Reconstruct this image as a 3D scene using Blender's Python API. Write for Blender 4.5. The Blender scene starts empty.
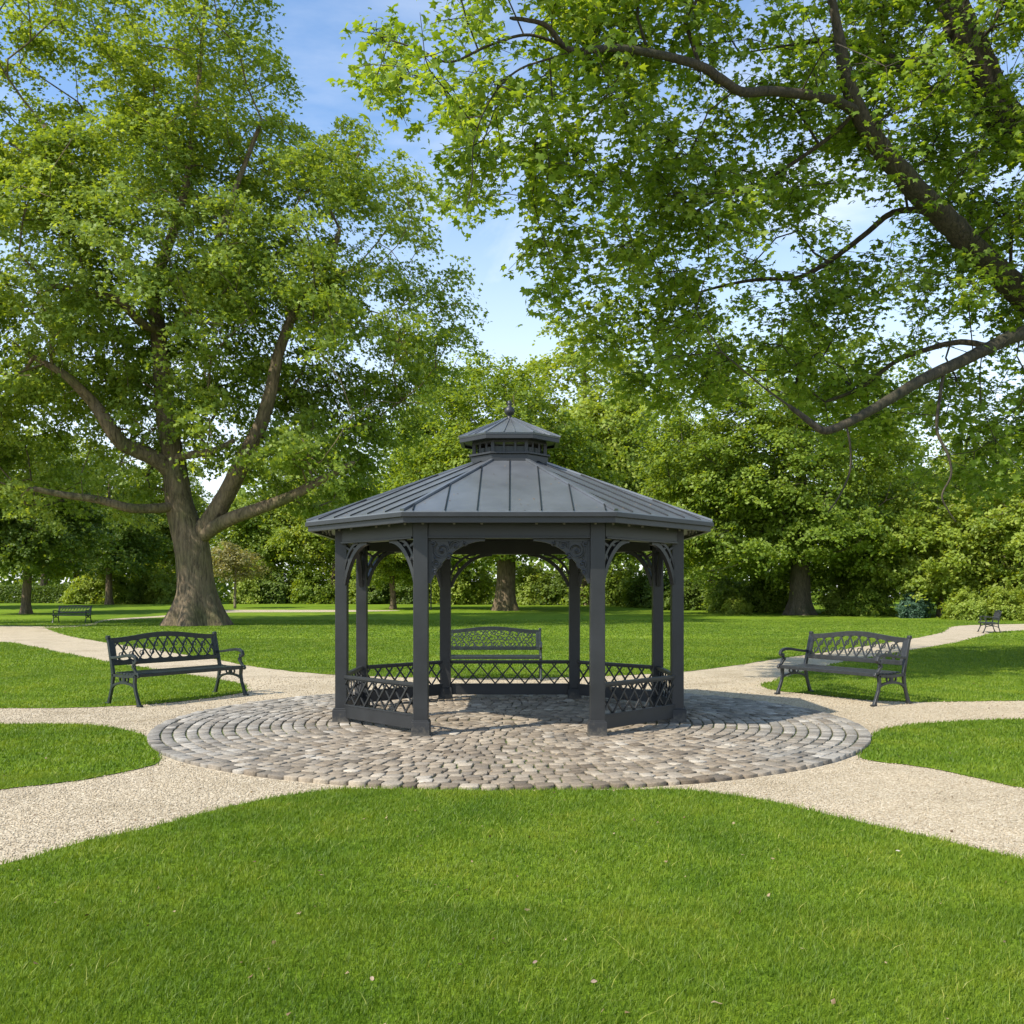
import bpy, bmesh, math, random
import numpy as np
from mathutils import Vector, Matrix, noise as mnoise
random.seed(7)
RNG = np.random.default_rng(11)
R = math.radians
scene = bpy.context.scene
COL = scene.collection

# ------------------------------------------------------------------ camera numbers used to survey the place
F = 950.0; CX = 512.0; HY = 597.0; CH = 1.5
def H(y):
    t = np.clip((np.asarray(y, float) - 50.0) / 60.0, 0, 1)
    return 0.8 * t * t * (3 - 2 * t)
def G(px, py):
    d = CH * F / (py - HY)
    for _ in range(30):
        d = 0.5 * d + 0.5 * (CH - float(H(d))) * F / (py - HY)
    return ((px - CX) * d / F, d)
def W(px, py, d):
    return np.array([(px - CX) * d / F, d, CH + (HY - py) * d / F])

# ------------------------------------------------------------------ helpers
def tag(o, label=None, cat=None, group=None, kind=None):
    if label: o['label'] = label
    if cat: o['category'] = cat
    if group: o['group'] = group
    if kind: o['kind'] = kind
    return o
def empty(name, loc, rz=0.0):
    o = bpy.data.objects.new(name, None); COL.objects.link(o)
    o.location = loc; o.rotation_euler = (0, 0, rz); o.empty_display_size = 0.2
    return o
def link(name, me, mat, parent=None, smooth=False):
    o = bpy.data.objects.new(name, me); COL.objects.link(o)
    if mat is not None and len(me.materials) == 0: me.materials.append(mat)
    if smooth: me.polygons.foreach_set('use_smooth', [True] * len(me.polygons))
    if parent is not None: o.parent = parent
    return o
def mesh_np(name, V, Fs, attrs=None):
    """Fs: list of int arrays (n,k)"""
    me = bpy.data.meshes.new(name)
    V = np.asarray(V, np.float32)
    me.vertices.add(len(V)); me.vertices.foreach_set('co', V.ravel())
    loops = np.concatenate([f.ravel() for f in Fs]).astype(np.int32)
    tot = np.concatenate([np.full(len(f), f.shape[1], np.int32) for f in Fs])
    start = np.concatenate([[0], np.cumsum(tot)[:-1]]).astype(np.int32)
    me.loops.add(len(loops)); me.loops.foreach_set('vertex_index', loops)
    me.polygons.add(len(tot)); me.polygons.foreach_set('loop_start', start)
    me.polygons.foreach_set('loop_total', tot)
    me.update(calc_edges=True)
    if attrs:
        for k, a in attrs.items():
            at = me.attributes.new(k, 'FLOAT', 'POINT')
            at.data.foreach_set('value', np.asarray(a, np.float32))
    return me
def copy_tree(o, parent=None):
    c = o.copy(); COL.objects.link(c)
    if parent is not None: c.parent = parent
    for ch in o.children: copy_tree(ch, c)
    return c
def nrm(v): return v / np.maximum(np.linalg.norm(v, axis=-1, keepdims=True), 1e-9)

class MB:
    """collects simple solids, builds ONE mesh object"""
    def __init__(s): s.bm = bmesh.new()
    def prism(s, pts, axis_vec, base=None):
        """pts: list of 3D points of a planar ring, extruded by axis_vec"""
        av = Vector(axis_vec)
        a = [s.bm.verts.new(Vector(p)) for p in pts]
        b = [s.bm.verts.new(Vector(p) + av) for p in pts]
        n = len(a)
        s.bm.faces.new(a[::-1]); s.bm.faces.new(b)
        for i in range(n):
            s.bm.faces.new((a[i], a[(i + 1) % n], b[(i + 1) % n], b[i]))
    def box(s, c, size, M=None):
        x, y, z = [v / 2 for v in size]
        pts = [(-x, -y, -z), (x, -y, -z), (x, y, -z), (-x, y, -z), (-x, -y, z), (x, -y, z), (x, y, z), (-x, y, z)]
        vs = []
        for p in pts:
            q = Vector(p) + Vector(c)
            if M is not None: q = M @ q
            vs.append(s.bm.verts.new(q))
        for f in ((0, 3, 2, 1), (4, 5, 6, 7), (0, 1, 5, 4), (1, 2, 6, 5), (2, 3, 7, 6), (3, 0, 4, 7)):
            s.bm.faces.new([vs[i] for i in f])
    def bar(s, path, w, t, up=(0, 0, 1), M=None, closed=False):
        """rectangular section swept along a path; w across (in the path plane normal to up), t along up"""
        P = [Vector(p) for p in path]; n = len(P); up = Vector(up).normalized()
        rings = []
        for i in range(n):
            if closed: d = P[(i + 1) % n] - P[i - 1]
            else: d = P[min(i + 1, n - 1)] - P[max(i - 1, 0)]
            d.normalize()
            sd = d.cross(up)
            if sd.length < 1e-5: sd = Vector((1, 0, 0))
            sd.normalize(); u = sd.cross(d).normalized()
            wi = w[i] if isinstance(w, (list, tuple)) else w
            ti = t[i] if isinstance(t, (list, tuple)) else t
            ring = []
            for a, b in ((-1, -1), (1, -1), (1, 1), (-1, 1)):
                q = P[i] + sd * (a * wi / 2) + u * (b * ti / 2)
                if M is not None: q = M @ q
                ring.append(s.bm.verts.new(q))
            rings.append(ring)
        m = n if closed else n - 1
        for i in range(m):
            A, B = rings[i], rings[(i + 1) % n]
            for k in range(4):
                s.bm.faces.new((A[k], A[(k + 1) % 4], B[(k + 1) % 4], B[k]))
        if not closed:
            s.bm.faces.new(rings[0][::-1]); s.bm.faces.new(rings[-1])
    def tube(s, path, r, n=8, M=None):
        P = [Vector(p) for p in path]; m = len(P)
        d0 = (P[1] - P[0]).normalized()
        u = d0.orthogonal().normalized(); rings = []
        for i in range(m):
            d = (P[min(i + 1, m - 1)] - P[max(i - 1, 0)]).normalized()
            u = (u - d * u.dot(d)).normalized(); v = d.cross(u)
            ri = r[i] if isinstance(r, (list, tuple)) else r
            ring = []
            for k in range(n):
                a = 2 * math.pi * k / n
                q = P[i] + (u * math.cos(a) + v * math.sin(a)) * ri
                if M is not None: q = M @ q
                ring.append(s.bm.verts.new(q))
            rings.append(ring)
        for i in range(m - 1):
            for k in range(n):
                s.bm.faces.new((rings[i][k], rings[i][(k + 1) % n], rings[i + 1][(k + 1) % n], rings[i + 1][k]))
        s.bm.faces.new(rings[0][::-1]); s.bm.faces.new(rings[-1])
    def lathe(s, prof, n=20, c=(0, 0, 0)):
        rings = []
        for (r, z) in prof:
            rings.append([s.bm.verts.new((c[0] + r * math.cos(2 * math.pi * k / n), c[1] + r * math.sin(2 * math.pi * k / n), c[2] + z)) for k in range(n)])
        for i in range(len(rings) - 1):
            for k in range(n):
                s.bm.faces.new((rings[i][k], rings[i][(k + 1) % n], rings[i + 1][(k + 1) % n], rings[i + 1][k]))
        s.bm.faces.new(rings[0][::-1]); s.bm.faces.new(rings[-1])
    def build(s, name, mat, parent=None, bevel=0.0, smooth=False):
        bmesh.ops.recalc_face_normals(s.bm, faces=s.bm.faces)
        me = bpy.data.meshes.new(name); s.bm.to_mesh(me); s.bm.free()
        o = link(name, me, mat, parent, smooth)
        if bevel:
            md = o.modifiers.new('Bevel', 'BEVEL'); md.width = bevel; md.segments = 2; md.limit_method = 'ANGLE'
            md.angle_limit = R(35)
        return o

# ------------------------------------------------------------------ materials
def newmat(name):
    m = bpy.data.materials.new(name); m.use_nodes = True
    nt = m.node_tree; nt.nodes.clear()
    return m, nt, nt.nodes, nt.links
def N(nt, t, **kw):
    n = nt.nodes.new(t)
    for k, v in kw.items(): setattr(n, k, v)
    return n
def ramp(nt, stops, interp='LINEAR'):
    r = nt.nodes.new('ShaderNodeValToRGB'); r.color_ramp.interpolation = interp
    el = r.color_ramp.elements
    while len(el) < len(stops): el.new(0.5)
    for e, (p, c) in zip(el, stops): e.position = p; e.color = (*c, 1)
    return r
def noise(nt, scale, detail=3, rough=0.6, vec=None):
    n = nt.nodes.new('ShaderNodeTexNoise'); n.inputs['Scale'].default_value = scale
    n.inputs['Detail'].default_value = detail; n.inputs['Roughness'].default_value = rough
    if vec is not None: nt.links.new(vec, n.inputs['Vector'])
    return n
def mix(nt, fac, a, b, mode='MIX'):
    m = nt.nodes.new('ShaderNodeMix'); m.data_type = 'RGBA'; m.blend_type = mode
    for s, v in ((0, fac), (6, a), (7, b)):
        if hasattr(v, 'links') or hasattr(v, 'is_linked'): nt.links.new(v, m.inputs[s])
        elif s == 0: m.inputs[0].default_value = v
        else: m.inputs[s].default_value = (*v, 1)
    return m.outputs[2]
def bump(nt, hgt, strength, dist):
    b = nt.nodes.new('ShaderNodeBump'); b.inputs['Strength'].default_value = strength
    b.inputs['Distance'].default_value = dist; nt.links.new(hgt, b.inputs['Height']); return b.outputs[0]

def leaf_mat(name, dark, mid, light, transl=0.42, gloss=0.38):
    m, nt, nd, lk = newmat(name)
    out = N(nt, 'ShaderNodeOutputMaterial')
    at = N(nt, 'ShaderNodeAttribute', attribute_name='tint')
    r = ramp(nt, [(0.0, dark), (0.5, mid), (1.0, light)])
    lk.new(at.outputs['Fac'], r.inputs[0])
    p = N(nt, 'ShaderNodeBsdfPrincipled'); p.inputs['Roughness'].default_value = 0.5
    p.inputs['Specular IOR Level'].default_value = gloss
    lk.new(r.outputs[0], p.inputs['Base Color'])
    tr = N(nt, 'ShaderNodeBsdfTranslucent')
    tc = mix(nt, 1.0, r.outputs[0], (1.55, 1.35, 0.42), 'MULTIPLY')
    lk.new(tc, tr.inputs[0])
    ms = N(nt, 'ShaderNodeMixShader'); ms.inputs[0].default_value = transl
    lk.new(p.outputs[0], ms.inputs[1]); lk.new(tr.outputs[0], ms.inputs[2]); lk.new(ms.outputs[0], out.inputs[0])
    return m
ML = {
 'plane': leaf_mat('plane_leaves', (0.10, 0.165, 0.018), (0.205, 0.295, 0.042), (0.37, 0.46, 0.10), 0.5),
 'maple': leaf_mat('maple_leaves', (0.09, 0.165, 0.012), (0.19, 0.295, 0.032), (0.36, 0.45, 0.08), 0.55),
 'mid': leaf_mat('mid_green_leaves', (0.11, 0.175, 0.02), (0.205, 0.295, 0.035), (0.34, 0.43, 0.065), 0.5),
 'light': leaf_mat('light_green_leaves', (0.16, 0.23, 0.03), (0.29, 0.38, 0.055), (0.43, 0.50, 0.11), 0.5),
 'dark': leaf_mat('dark_green_leaves', (0.07, 0.12, 0.018), (0.13, 0.20, 0.03), (0.22, 0.30, 0.05), 0.45),
 'blue': leaf_mat('blue_green_leaves', (0.035, 0.08, 0.045), (0.06, 0.125, 0.075), (0.10, 0.18, 0.11), 0.3),
 'pale': leaf_mat('pale_olive_leaves', (0.17, 0.17, 0.065), (0.29, 0.28, 0.11), (0.42, 0.38, 0.18)),
}
def bark_mat(name, a, b, sc=1.0):
    m, nt, nd, lk = newmat(name)
    out = N(nt, 'ShaderNodeOutputMaterial'); p = N(nt, 'ShaderNodeBsdfPrincipled')
    tc = N(nt, 'ShaderNodeTexCoord'); mp = N(nt, 'ShaderNodeMapping')
    mp.inputs['Scale'].default_value = (7 * sc, 7 * sc, 1.3 * sc); lk.new(tc.outputs['Object'], mp.inputs[0])
    n1 = noise(nt, 1.0, 7, 0.68, mp.outputs[0]); n1.inputs['Distortion'].default_value = 0.8
    n2 = noise(nt, 0.6, 3, 0.5, tc.outputs['Object'])
    n3 = noise(nt, 30.0, 3, 0.6, tc.outputs['Object'])
    r = ramp(nt, [(0.32, a), (0.62, b)]); lk.new(n1.outputs[0], r.inputs[0])
    r2 = ramp(nt, [(0.45, (1, 1, 1)), (0.68, (0.72, 0.86, 0.6))]); lk.new(n2.outputs[0], r2.inputs[0])
    c = mix(nt, 1.0, r.outputs[0], r2.outputs[0], 'MULTIPLY')
    lk.new(c, p.inputs['Base Color']); p.inputs['Roughness'].default_value = 0.9
    ad = N(nt, 'ShaderNodeMath', operation='MULTIPLY_ADD'); ad.inputs[1].default_value = 0.25
    lk.new(n3.outputs[0], ad.inputs[0]); lk.new(n1.outputs[0], ad.inputs[2])
    lk.new(bump(nt, ad.outputs[0], 1.0, 0.09 / sc), p.inputs['Normal']); lk.new(p.outputs[0], out.inputs[0])
    return m
BARK = bark_mat('brown_ridged_bark', (0.05, 0.034, 0.02), (0.225, 0.165, 0.10))
BARK2 = bark_mat('dark_branch_bark', (0.03, 0.024, 0.016), (0.11, 0.088, 0.058), 2.0)
BARKP = bark_mat('pale_bark', (0.12, 0.09, 0.06), (0.3, 0.24, 0.17), 3.0)

BARKM = bark_mat('dark_maple_bark', (0.018, 0.015, 0.010), (0.085, 0.066, 0.042), 2.4)
def grass_mat(name, blades):
    m, nt, nd, lk = newmat(name)
    out = N(nt, 'ShaderNodeOutputMaterial'); p = N(nt, 'ShaderNodeBsdfPrincipled')
    geo = N(nt, 'ShaderNodeNewGeometry')
    n1 = noise(nt, 0.16, 4, 0.55, geo.outputs['Position'])
    n2 = noise(nt, 1.3, 5, 0.65, geo.outputs['Position'])
    n3 = noise(nt, 22.0, 4, 0.7, geo.outputs['Position'])
    r1 = ramp(nt, [(0.3, (0.112, 0.190, 0.010)), (0.72, (0.185, 0.275, 0.020))]); lk.new(n1.outputs[0], r1.inputs[0])
    r2 = ramp(nt, [(0.28, (0.68, 0.78, 0.75)), (0.5, (1.0, 1.0, 1.0)), (0.74, (1.36, 1.15, 1.35))]); lk.new(n2.outputs[0], r2.inputs[0])
    c = mix(nt, 1.0, r1.outputs[0], r2.outputs[0], 'MULTIPLY')
    if blades:
        at = N(nt, 'ShaderNodeAttribute', attribute_name='tint')
        r3 = ramp(nt, [(0.0, (0.42, 0.54, 0.42)), (0.6, (1.02, 1.0, 1.0)), (0.94, (1.5, 1.25, 1.8)), (1.0, (3.0, 1.9, 7.0))])
        lk.new(at.outputs['Fac'], r3.inputs[0])
        c = mix(nt, 1.0, c, r3.outputs[0], 'MULTIPLY')
        p.inputs['Roughness'].default_value = 0.5; p.inputs['Specular IOR Level'].default_value = 0.3
        tr = N(nt, 'ShaderNodeBsdfTranslucent')
        lk.new(mix(nt, 1.0, c, (1.4, 1.3, 0.5), 'MULTIPLY'), tr.inputs[0]); lk.new(c, p.inputs['Base Color'])
        ms = N(nt, 'ShaderNodeMixShader'); ms.inputs[0].default_value = 0.35
        lk.new(p.outputs[0], ms.inputs[1]); lk.new(tr.outputs[0], ms.inputs[2]); lk.new(ms.outputs[0], out.inputs[0])
    else:
        r3 = ramp(nt, [(0.25, (0.6, 0.66, 0.6)), (0.75, (1.25, 1.2, 1.3))]); lk.new(n3.outputs[0], r3.inputs[0])
        c = mix(nt, 0.8, c, r3.outputs[0], 'MULTIPLY')
        lk.new(c, p.inputs['Base Color']); p.inputs['Roughness'].default_value = 0.95
        p.inputs['Specular IOR Level'].default_value = 0.1
        lk.new(bump(nt, n3.outputs[0], 0.8, 0.03), p.inputs['Normal']); lk.new(p.outputs[0], out.inputs[0])
    return m
M_LAWN = grass_mat('lawn_ground', False)
M_BLADE = grass_mat('grass_blades', True)

def gravel_mat():
    m, nt, nd, lk = newmat('beige_gravel')
    out = N(nt, 'ShaderNodeOutputMaterial'); p = N(nt, 'ShaderNodeBsdfPrincipled')
    geo = N(nt, 'ShaderNodeNewGeometry')
    v = N(nt, 'ShaderNodeTexVoronoi'); v.inputs['Scale'].default_value = 62; lk.new(geo.outputs['Position'], v.inputs['Vector'])
    sep = N(nt, 'ShaderNodeSeparateColor'); lk.new(v.outputs['Color'], sep.inputs[0])
    r = ramp(nt, [(0.0, (0.33, 0.265, 0.175)), (0.35, (0.43, 0.355, 0.245)), (0.7, (0.49, 0.41, 0.29)), (1.0, (0.60, 0.52, 0.39))])
    lk.new(sep.outputs[0], r.inputs[0])
    n1 = noise(nt, 0.8, 7, 0.7, geo.outputs['Position'])
    r1 = ramp(nt, [(0.3, (0.72, 0.69, 0.63)), (0.48, (1.0, 1.0, 1.0)), (0.7, (1.12, 1.10, 1.07))]); lk.new(n1.outputs[0], r1.inputs[0])
    lk.new(mix(nt, 1.0, r.outputs[0], r1.outputs[0], 'MULTIPLY'), p.inputs['Base Color'])
    p.inputs['Roughness'].default_value = 0.95; p.inputs['Specular IOR Level'].default_value = 0.2
    inv = N(nt, 'ShaderNodeMath', operation='SUBTRACT'); inv.inputs[0].default_value = 1; lk.new(v.outputs['Distance'], inv.inputs[1])
    lk.new(bump(nt, inv.outputs[0], 0.9, 0.01), p.inputs['Normal']); lk.new(p.outputs[0], out.inputs[0])
    return m
M_GRAVEL = gravel_mat()
def pebble_mat():
    m, nt, nd, lk = newmat('pebbles')
    out = N(nt, 'ShaderNodeOutputMaterial'); p = N(nt, 'ShaderNodeBsdfPrincipled')
    at = N(nt, 'ShaderNodeAttribute', attribute_name='tint')
    r = ramp(nt, [(0.0, (0.29, 0.23, 0.15)), (0.4, (0.43, 0.355, 0.245)), (0.8, (0.50, 0.42, 0.30)), (1.0, (0.62, 0.54, 0.41))])
    lk.new(at.outputs['Fac'], r.inputs[0]); lk.new(r.outputs[0], p.inputs['Base Color']); p.inputs['Roughness'].default_value = 0.8
    lk.new(p.outputs[0], out.inputs[0]); return m
M_PEBBLE = pebble_mat()
def sett_mat():
    m, nt, nd, lk = newmat('granite_setts')
    out = N(nt, 'ShaderNodeOutputMaterial'); p = N(nt, 'ShaderNodeBsdfPrincipled')
    geo = N(nt, 'ShaderNodeNewGeometry')
    at = N(nt, 'ShaderNodeAttribute', attribute_name='tint'); ag = N(nt, 'ShaderNodeAttribute', attribute_name='warm')
    rg = ramp(nt, [(0.0, (0.16, 0.148, 0.128)), (0.5, (0.285, 0.268, 0.238)), (1.0, (0.44, 0.415, 0.37))])
    rw = ramp(nt, [(0.0, (0.14, 0.105, 0.07)), (0.45, (0.28, 0.22, 0.152)), (0.75, (0.38, 0.31, 0.222)), (1.0, (0.52, 0.45, 0.35))])
    lk.new(at.outputs['Fac'], rg.inputs[0]); lk.new(at.outputs['Fac'], rw.inputs[0])
    c = mix(nt, ag.outputs['Fac'], rg.outputs[0], rw.outputs[0])
    n1 = noise(nt, 45, 5, 0.7, geo.outputs['Position'])
    r1 = ramp(nt, [(0.25, (0.66, 0.66, 0.66)), (0.75, (1.28, 1.27, 1.25))]); lk.new(n1.outputs[0], r1.inputs[0])
    c = mix(nt, 1.0, c, r1.outputs[0], 'MULTIPLY')
    n2 = noise(nt, 260, 2, 0.6, geo.outputs['Position'])
    r2 = ramp(nt, [(0.35, (0.75, 0.75, 0.75)), (0.65, (1.18, 1.18, 1.18))]); lk.new(n2.outputs[0], r2.inputs[0])
    c = mix(nt, 0.8, c, r2.outputs[0], 'MULTIPLY')
    lk.new(c, p.inputs['Base Color']); p.inputs['Roughness'].default_value = 0.75
    p.inputs['Specular IOR Level'].default_value = 0.3
    lk.new(bump(nt, n1.outputs[0], 0.7, 0.012), p.inputs['Normal']); lk.new(p.outputs[0], out.inputs[0]); return m
M_SETT = sett_mat()
def joint_mat():
    m, nt, nd, lk = newmat('mossy_joints')
    out = N(nt, 'ShaderNodeOutputMaterial'); p = N(nt, 'ShaderNodeBsdfPrincipled')
    geo = N(nt, 'ShaderNodeNewGeometry'); n1 = noise(nt, 1.1, 5, 0.7, geo.outputs['Position'])
    r = ramp(nt, [(0.36, (0.075, 0.06, 0.04)), (0.5, (0.09, 0.10, 0.035)), (0.64, (0.10, 0.15, 0.03))])
    lk.new(n1.outputs[0], r.inputs[0]); lk.new(r.outputs[0], p.inputs['Base Color']); p.inputs['Roughness'].default_value = 1
    n2 = noise(nt, 90, 3, 0.6, geo.outputs['Position']); lk.new(bump(nt, n2.outputs[0], 0.8, 0.01), p.inputs['Normal'])
    lk.new(p.outputs[0], out.inputs[0]); return m
M_JOINT = joint_mat()
def metal_mat(name, col, rough, metal, spec=0.5, var=0.25, vs=6.0, streak=False):
    m, nt, nd, lk = newmat(name)
    out = N(nt, 'ShaderNodeOutputMaterial'); p = N(nt, 'ShaderNodeBsdfPrincipled')
    tc = N(nt, 'ShaderNodeTexCoord')
    n1 = noise(nt, vs, 6, 0.65, tc.outputs['Object'])
    lo = tuple(c * (1 - var) for c in col); hi = tuple(c * (1 + var) for c in col)
    r = ramp(nt, [(0.3, lo), (0.7, hi)]); lk.new(n1.outputs[0], r.inputs[0])
    lk.new(r.outputs[0], p.inputs['Base Color']); p.inputs['Metallic'].default_value = metal
    mr = N(nt, 'ShaderNodeMapRange'); mr.inputs[3].default_value = rough - 0.08; mr.inputs[4].default_value = rough + 0.12
    lk.new(n1.outputs[0], mr.inputs[0]); lk.new(mr.outputs[0], p.inputs['Roughness'])
    p.inputs['Specular IOR Level'].default_value = spec
    n2 = noise(nt, 60, 3, 0.6, tc.outputs['Object']); lk.new(bump(nt, n2.outputs[0], 0.25, 0.003), p.inputs['Normal'])
    lk.new(p.outputs[0], out.inputs[0]); return m
M_PAINT = metal_mat('dark_grey_paint', (0.0195, 0.0205, 0.0215), 0.42, 0.0, 0.5, 0.32, 3.5)
M_ROOF = metal_mat('grey_standing_seam_metal', (0.18, 0.193, 0.21), 0.34, 0.5, 0.5, 0.2, 2.0)
M_IRON = metal_mat('black_green_cast_iron', (0.020, 0.027, 0.025), 0.38, 0.1, 0.5, 0.35, 14)
M_IRON_SKY = metal_mat('sky_reflection_iron', (0.030, 0.032, 0.033), 0.4, 0.1, 0.5, 0.3, 14)  # sky reflection on the dark iron put in as a greyer base colour

# ------------------------------------------------------------------ lawn outlines
def chaikin(P, it=2, closed=True):
    P = np.array(P, float)
    for _ in range(it):
        Q = np.roll(P, -1, 0)
        A = 0.78 * P + 0.22 * Q; B = 0.22 * P + 0.78 * Q
        P = np.stack([A, B], 1).reshape(-1, 2)
    return P
def densify(P, step=0.05, jit=0.03):
    out = []
    n = len(P)
    for i in range(n):
        a, b = P[i], P[(i + 1) % n]; L = np.linalg.norm(b - a)
        near = min(np.linalg.norm(a), np.linalg.norm(b))
        s = step if near < 20 else (0.3 if near < 55 else 4.0)
        k = min(400, max(1, int(L / s)))
        for j in range(k):
            q = a + (b - a) * j / k
            if np.linalg.norm(q) < 60:
                v = mnoise.noise(Vector((q[0] * 1.7, q[1] * 1.7, 0))) + 0.6 * mnoise.noise(Vector((q[0] * 7, q[1] * 7, 4)))
                w = mnoise.noise(Vector((q[0] * 1.7, q[1] * 1.7, 9))) + 0.6 * mnoise.noise(Vector((q[0] * 7, q[1] * 7, 14)))
                sc = jit * (1 + 0.05 * near)
                q = q + np.array([v, w]) * sc
            out.append(q)
    return np.array(out)
L_front = [(-2.83, 5.26), G(80, 843), G(160, 826), G(230, 808), G(290, 795), G(330, 789.5), G(420, 790.5), G(512, 791), G(600, 791), G(690, 789.5),
           G(760, 800), G(830, 817), G(900, 832), G(960, 845), G(1024, 862), (4.9, 3.0), (6.5, 0.2), (8, -8), (-8, -8), (-6.5, -0.6), (-4.4, 3.0)]
L_nl = [G(0, 725), G(60, 724), G(110, 727), G(146, 735), G(160, 750), G(161, 764), G(130, 771), G(90, 779), G(50, 785), G(0, 790), (-6.1, 4.6), (-8.6, 0), (-11, -8), (-40, -8), (-40, 11.4), (-14, 11.4)]
L_ml = [G(0, 640), G(42, 649), G(97, 660), G(145, 668), G(193, 676), G(244, 684), G(250, 689), G(239, 694), G(200, 700), G(129, 706), G(60, 708.5), G(0, 708.5), (-14, 13.0), (-40, 13.2), (-60, 36)]
L_far = [(-75, 58), G(0, 626), G(42, 626), G(49, 630), G(71, 637), G(97, 641), G(160, 651), G(222, 660), G(245, 666), G(330, 675.5), G(430, 678), G(512, 678.5), G(600, 677), G(700, 671),
         G(776, 659), G(840, 650), G(898, 641), G(928, 636), G(948, 630.5), G(948, 626), (28.5, 53.5), (60, 56), (500, 80), (500, 700), (-500, 700), (-500, 80)]
L_mr = [G(999, 631), G(981, 636), G(957, 643), G(913, 650), G(833, 664), G(797, 674), G(762, 685), G(764, 688.5), G(779, 691), G(806, 694), G(874, 701), G(928, 702.5), G(1024, 700.5), (12, 14.0), (40, 16), (80, 50), (31, 47.5)]
L_nr = [G(1024, 719), G(957, 722), G(898, 726), G(872, 733), G(861, 748), G(859, 759), G(880, 762), G(912, 765), G(962, 775), G(1024, 790), (6.1, 4.6), (8.6, 0), (11, -8), (40, -8), (40, 12), (14, 11.9)]
LAWNS = [densify(chaikin(L)) for L in (L_front, L_nl, L_ml, L_far, L_mr, L_nr)]
def inpoly(x, y, P):
    ins = np.zeros(len(x), bool); n = len(P)
    if n > 600: P = P[::max(1, n // 600)]; n = len(P)
    j = n - 1
    for i in range(n):
        xi, yi = P[i]; xj, yj = P[j]
        c = ((yi > y) != (yj > y))
        if c.any():
            xs = (xj - xi) * (y - yi) / (yj - yi if yj != yi else 1e-9) + xi
            ins ^= c & (x < xs)
        j = i
    return ins
def inlawn(x, y):
    r = np.zeros(len(x), bool)
    for P in LAWNS: r |= inpoly(x, y, P)
    return r

def flat_sheet(name, P, z, mat, cuts=True):
    bm = bmesh.new()
    from mathutils.geometry import delaunay_2d_cdt
    vo, _, fo, _, _, _ = delaunay_2d_cdt([Vector((float(p[0]), float(p[1]))) for p in P], [], [list(range(len(P)))], 1, 1e-5)
    vs = [bm.verts.new((p[0], p[1], 0)) for p in vo]
    for f in fo:
        try: bm.faces.new([vs[i] for i in f])
        except ValueError: pass
    if cuts:
        for yc in list(range(48, 116, 4)):
            bmesh.ops.bisect_plane(bm, geom=bm.verts[:] + bm.edges[:] + bm.faces[:], plane_co=(0, yc, 0), plane_no=(0, 1, 0))
    for v in bm.verts: v.co.z = float(H(v.co.y)) + z
    bmesh.ops.recalc_face_normals(bm, faces=bm.faces)
    for f in bm.faces:
        if f.normal.z < 0: f.normal_flip()
    me = bpy.data.meshes.new(name); bm.to_mesh(me); bm.free()
    return link(name, me, mat)
ground = flat_sheet('gravel_path', np.array([(-600, -60), (600, -60), (600, 800), (-600, 800)], float), 0.0, M_GRAVEL)
tag(ground, 'pale beige gravel paths meeting around the paved circle', 'path', kind='structure')
for P, lb in zip(LAWNS, ('mown lawn in the foreground', 'small lawn at left between two gravel paths', 'lawn behind the left bench', 'large far lawn reaching the trees',
                     'lawn behind the right bench', 'small lawn at right between two gravel paths')):
    o = flat_sheet('lawn', P, 0.008, M_LAWN); tag(o, lb, 'lawn', kind='structure')
# thin far path branch
pth = []
up = [G(30, 626.5), (-22.5, 50.6), G(100, 619.5), G(168, 615.6), G(200, 611.5), G(222, 609.9), G(335, 610.0), G(400, 610.4)]
lo = [G(400, 611.0), G(335, 612.3), G(222, 612.4), G(195, 614.5), G(168, 617.0), G(100, 621), (-21.5, 48.9), G(40, 629)]
flat = flat_sheet('far_path', densify(chaikin(up + lo, 2), 0.3, 0.0), 0.014, M_GRAVEL)
tag(flat, 'thin branch of gravel path crossing the far lawn at left', 'path', kind='structure')

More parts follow.
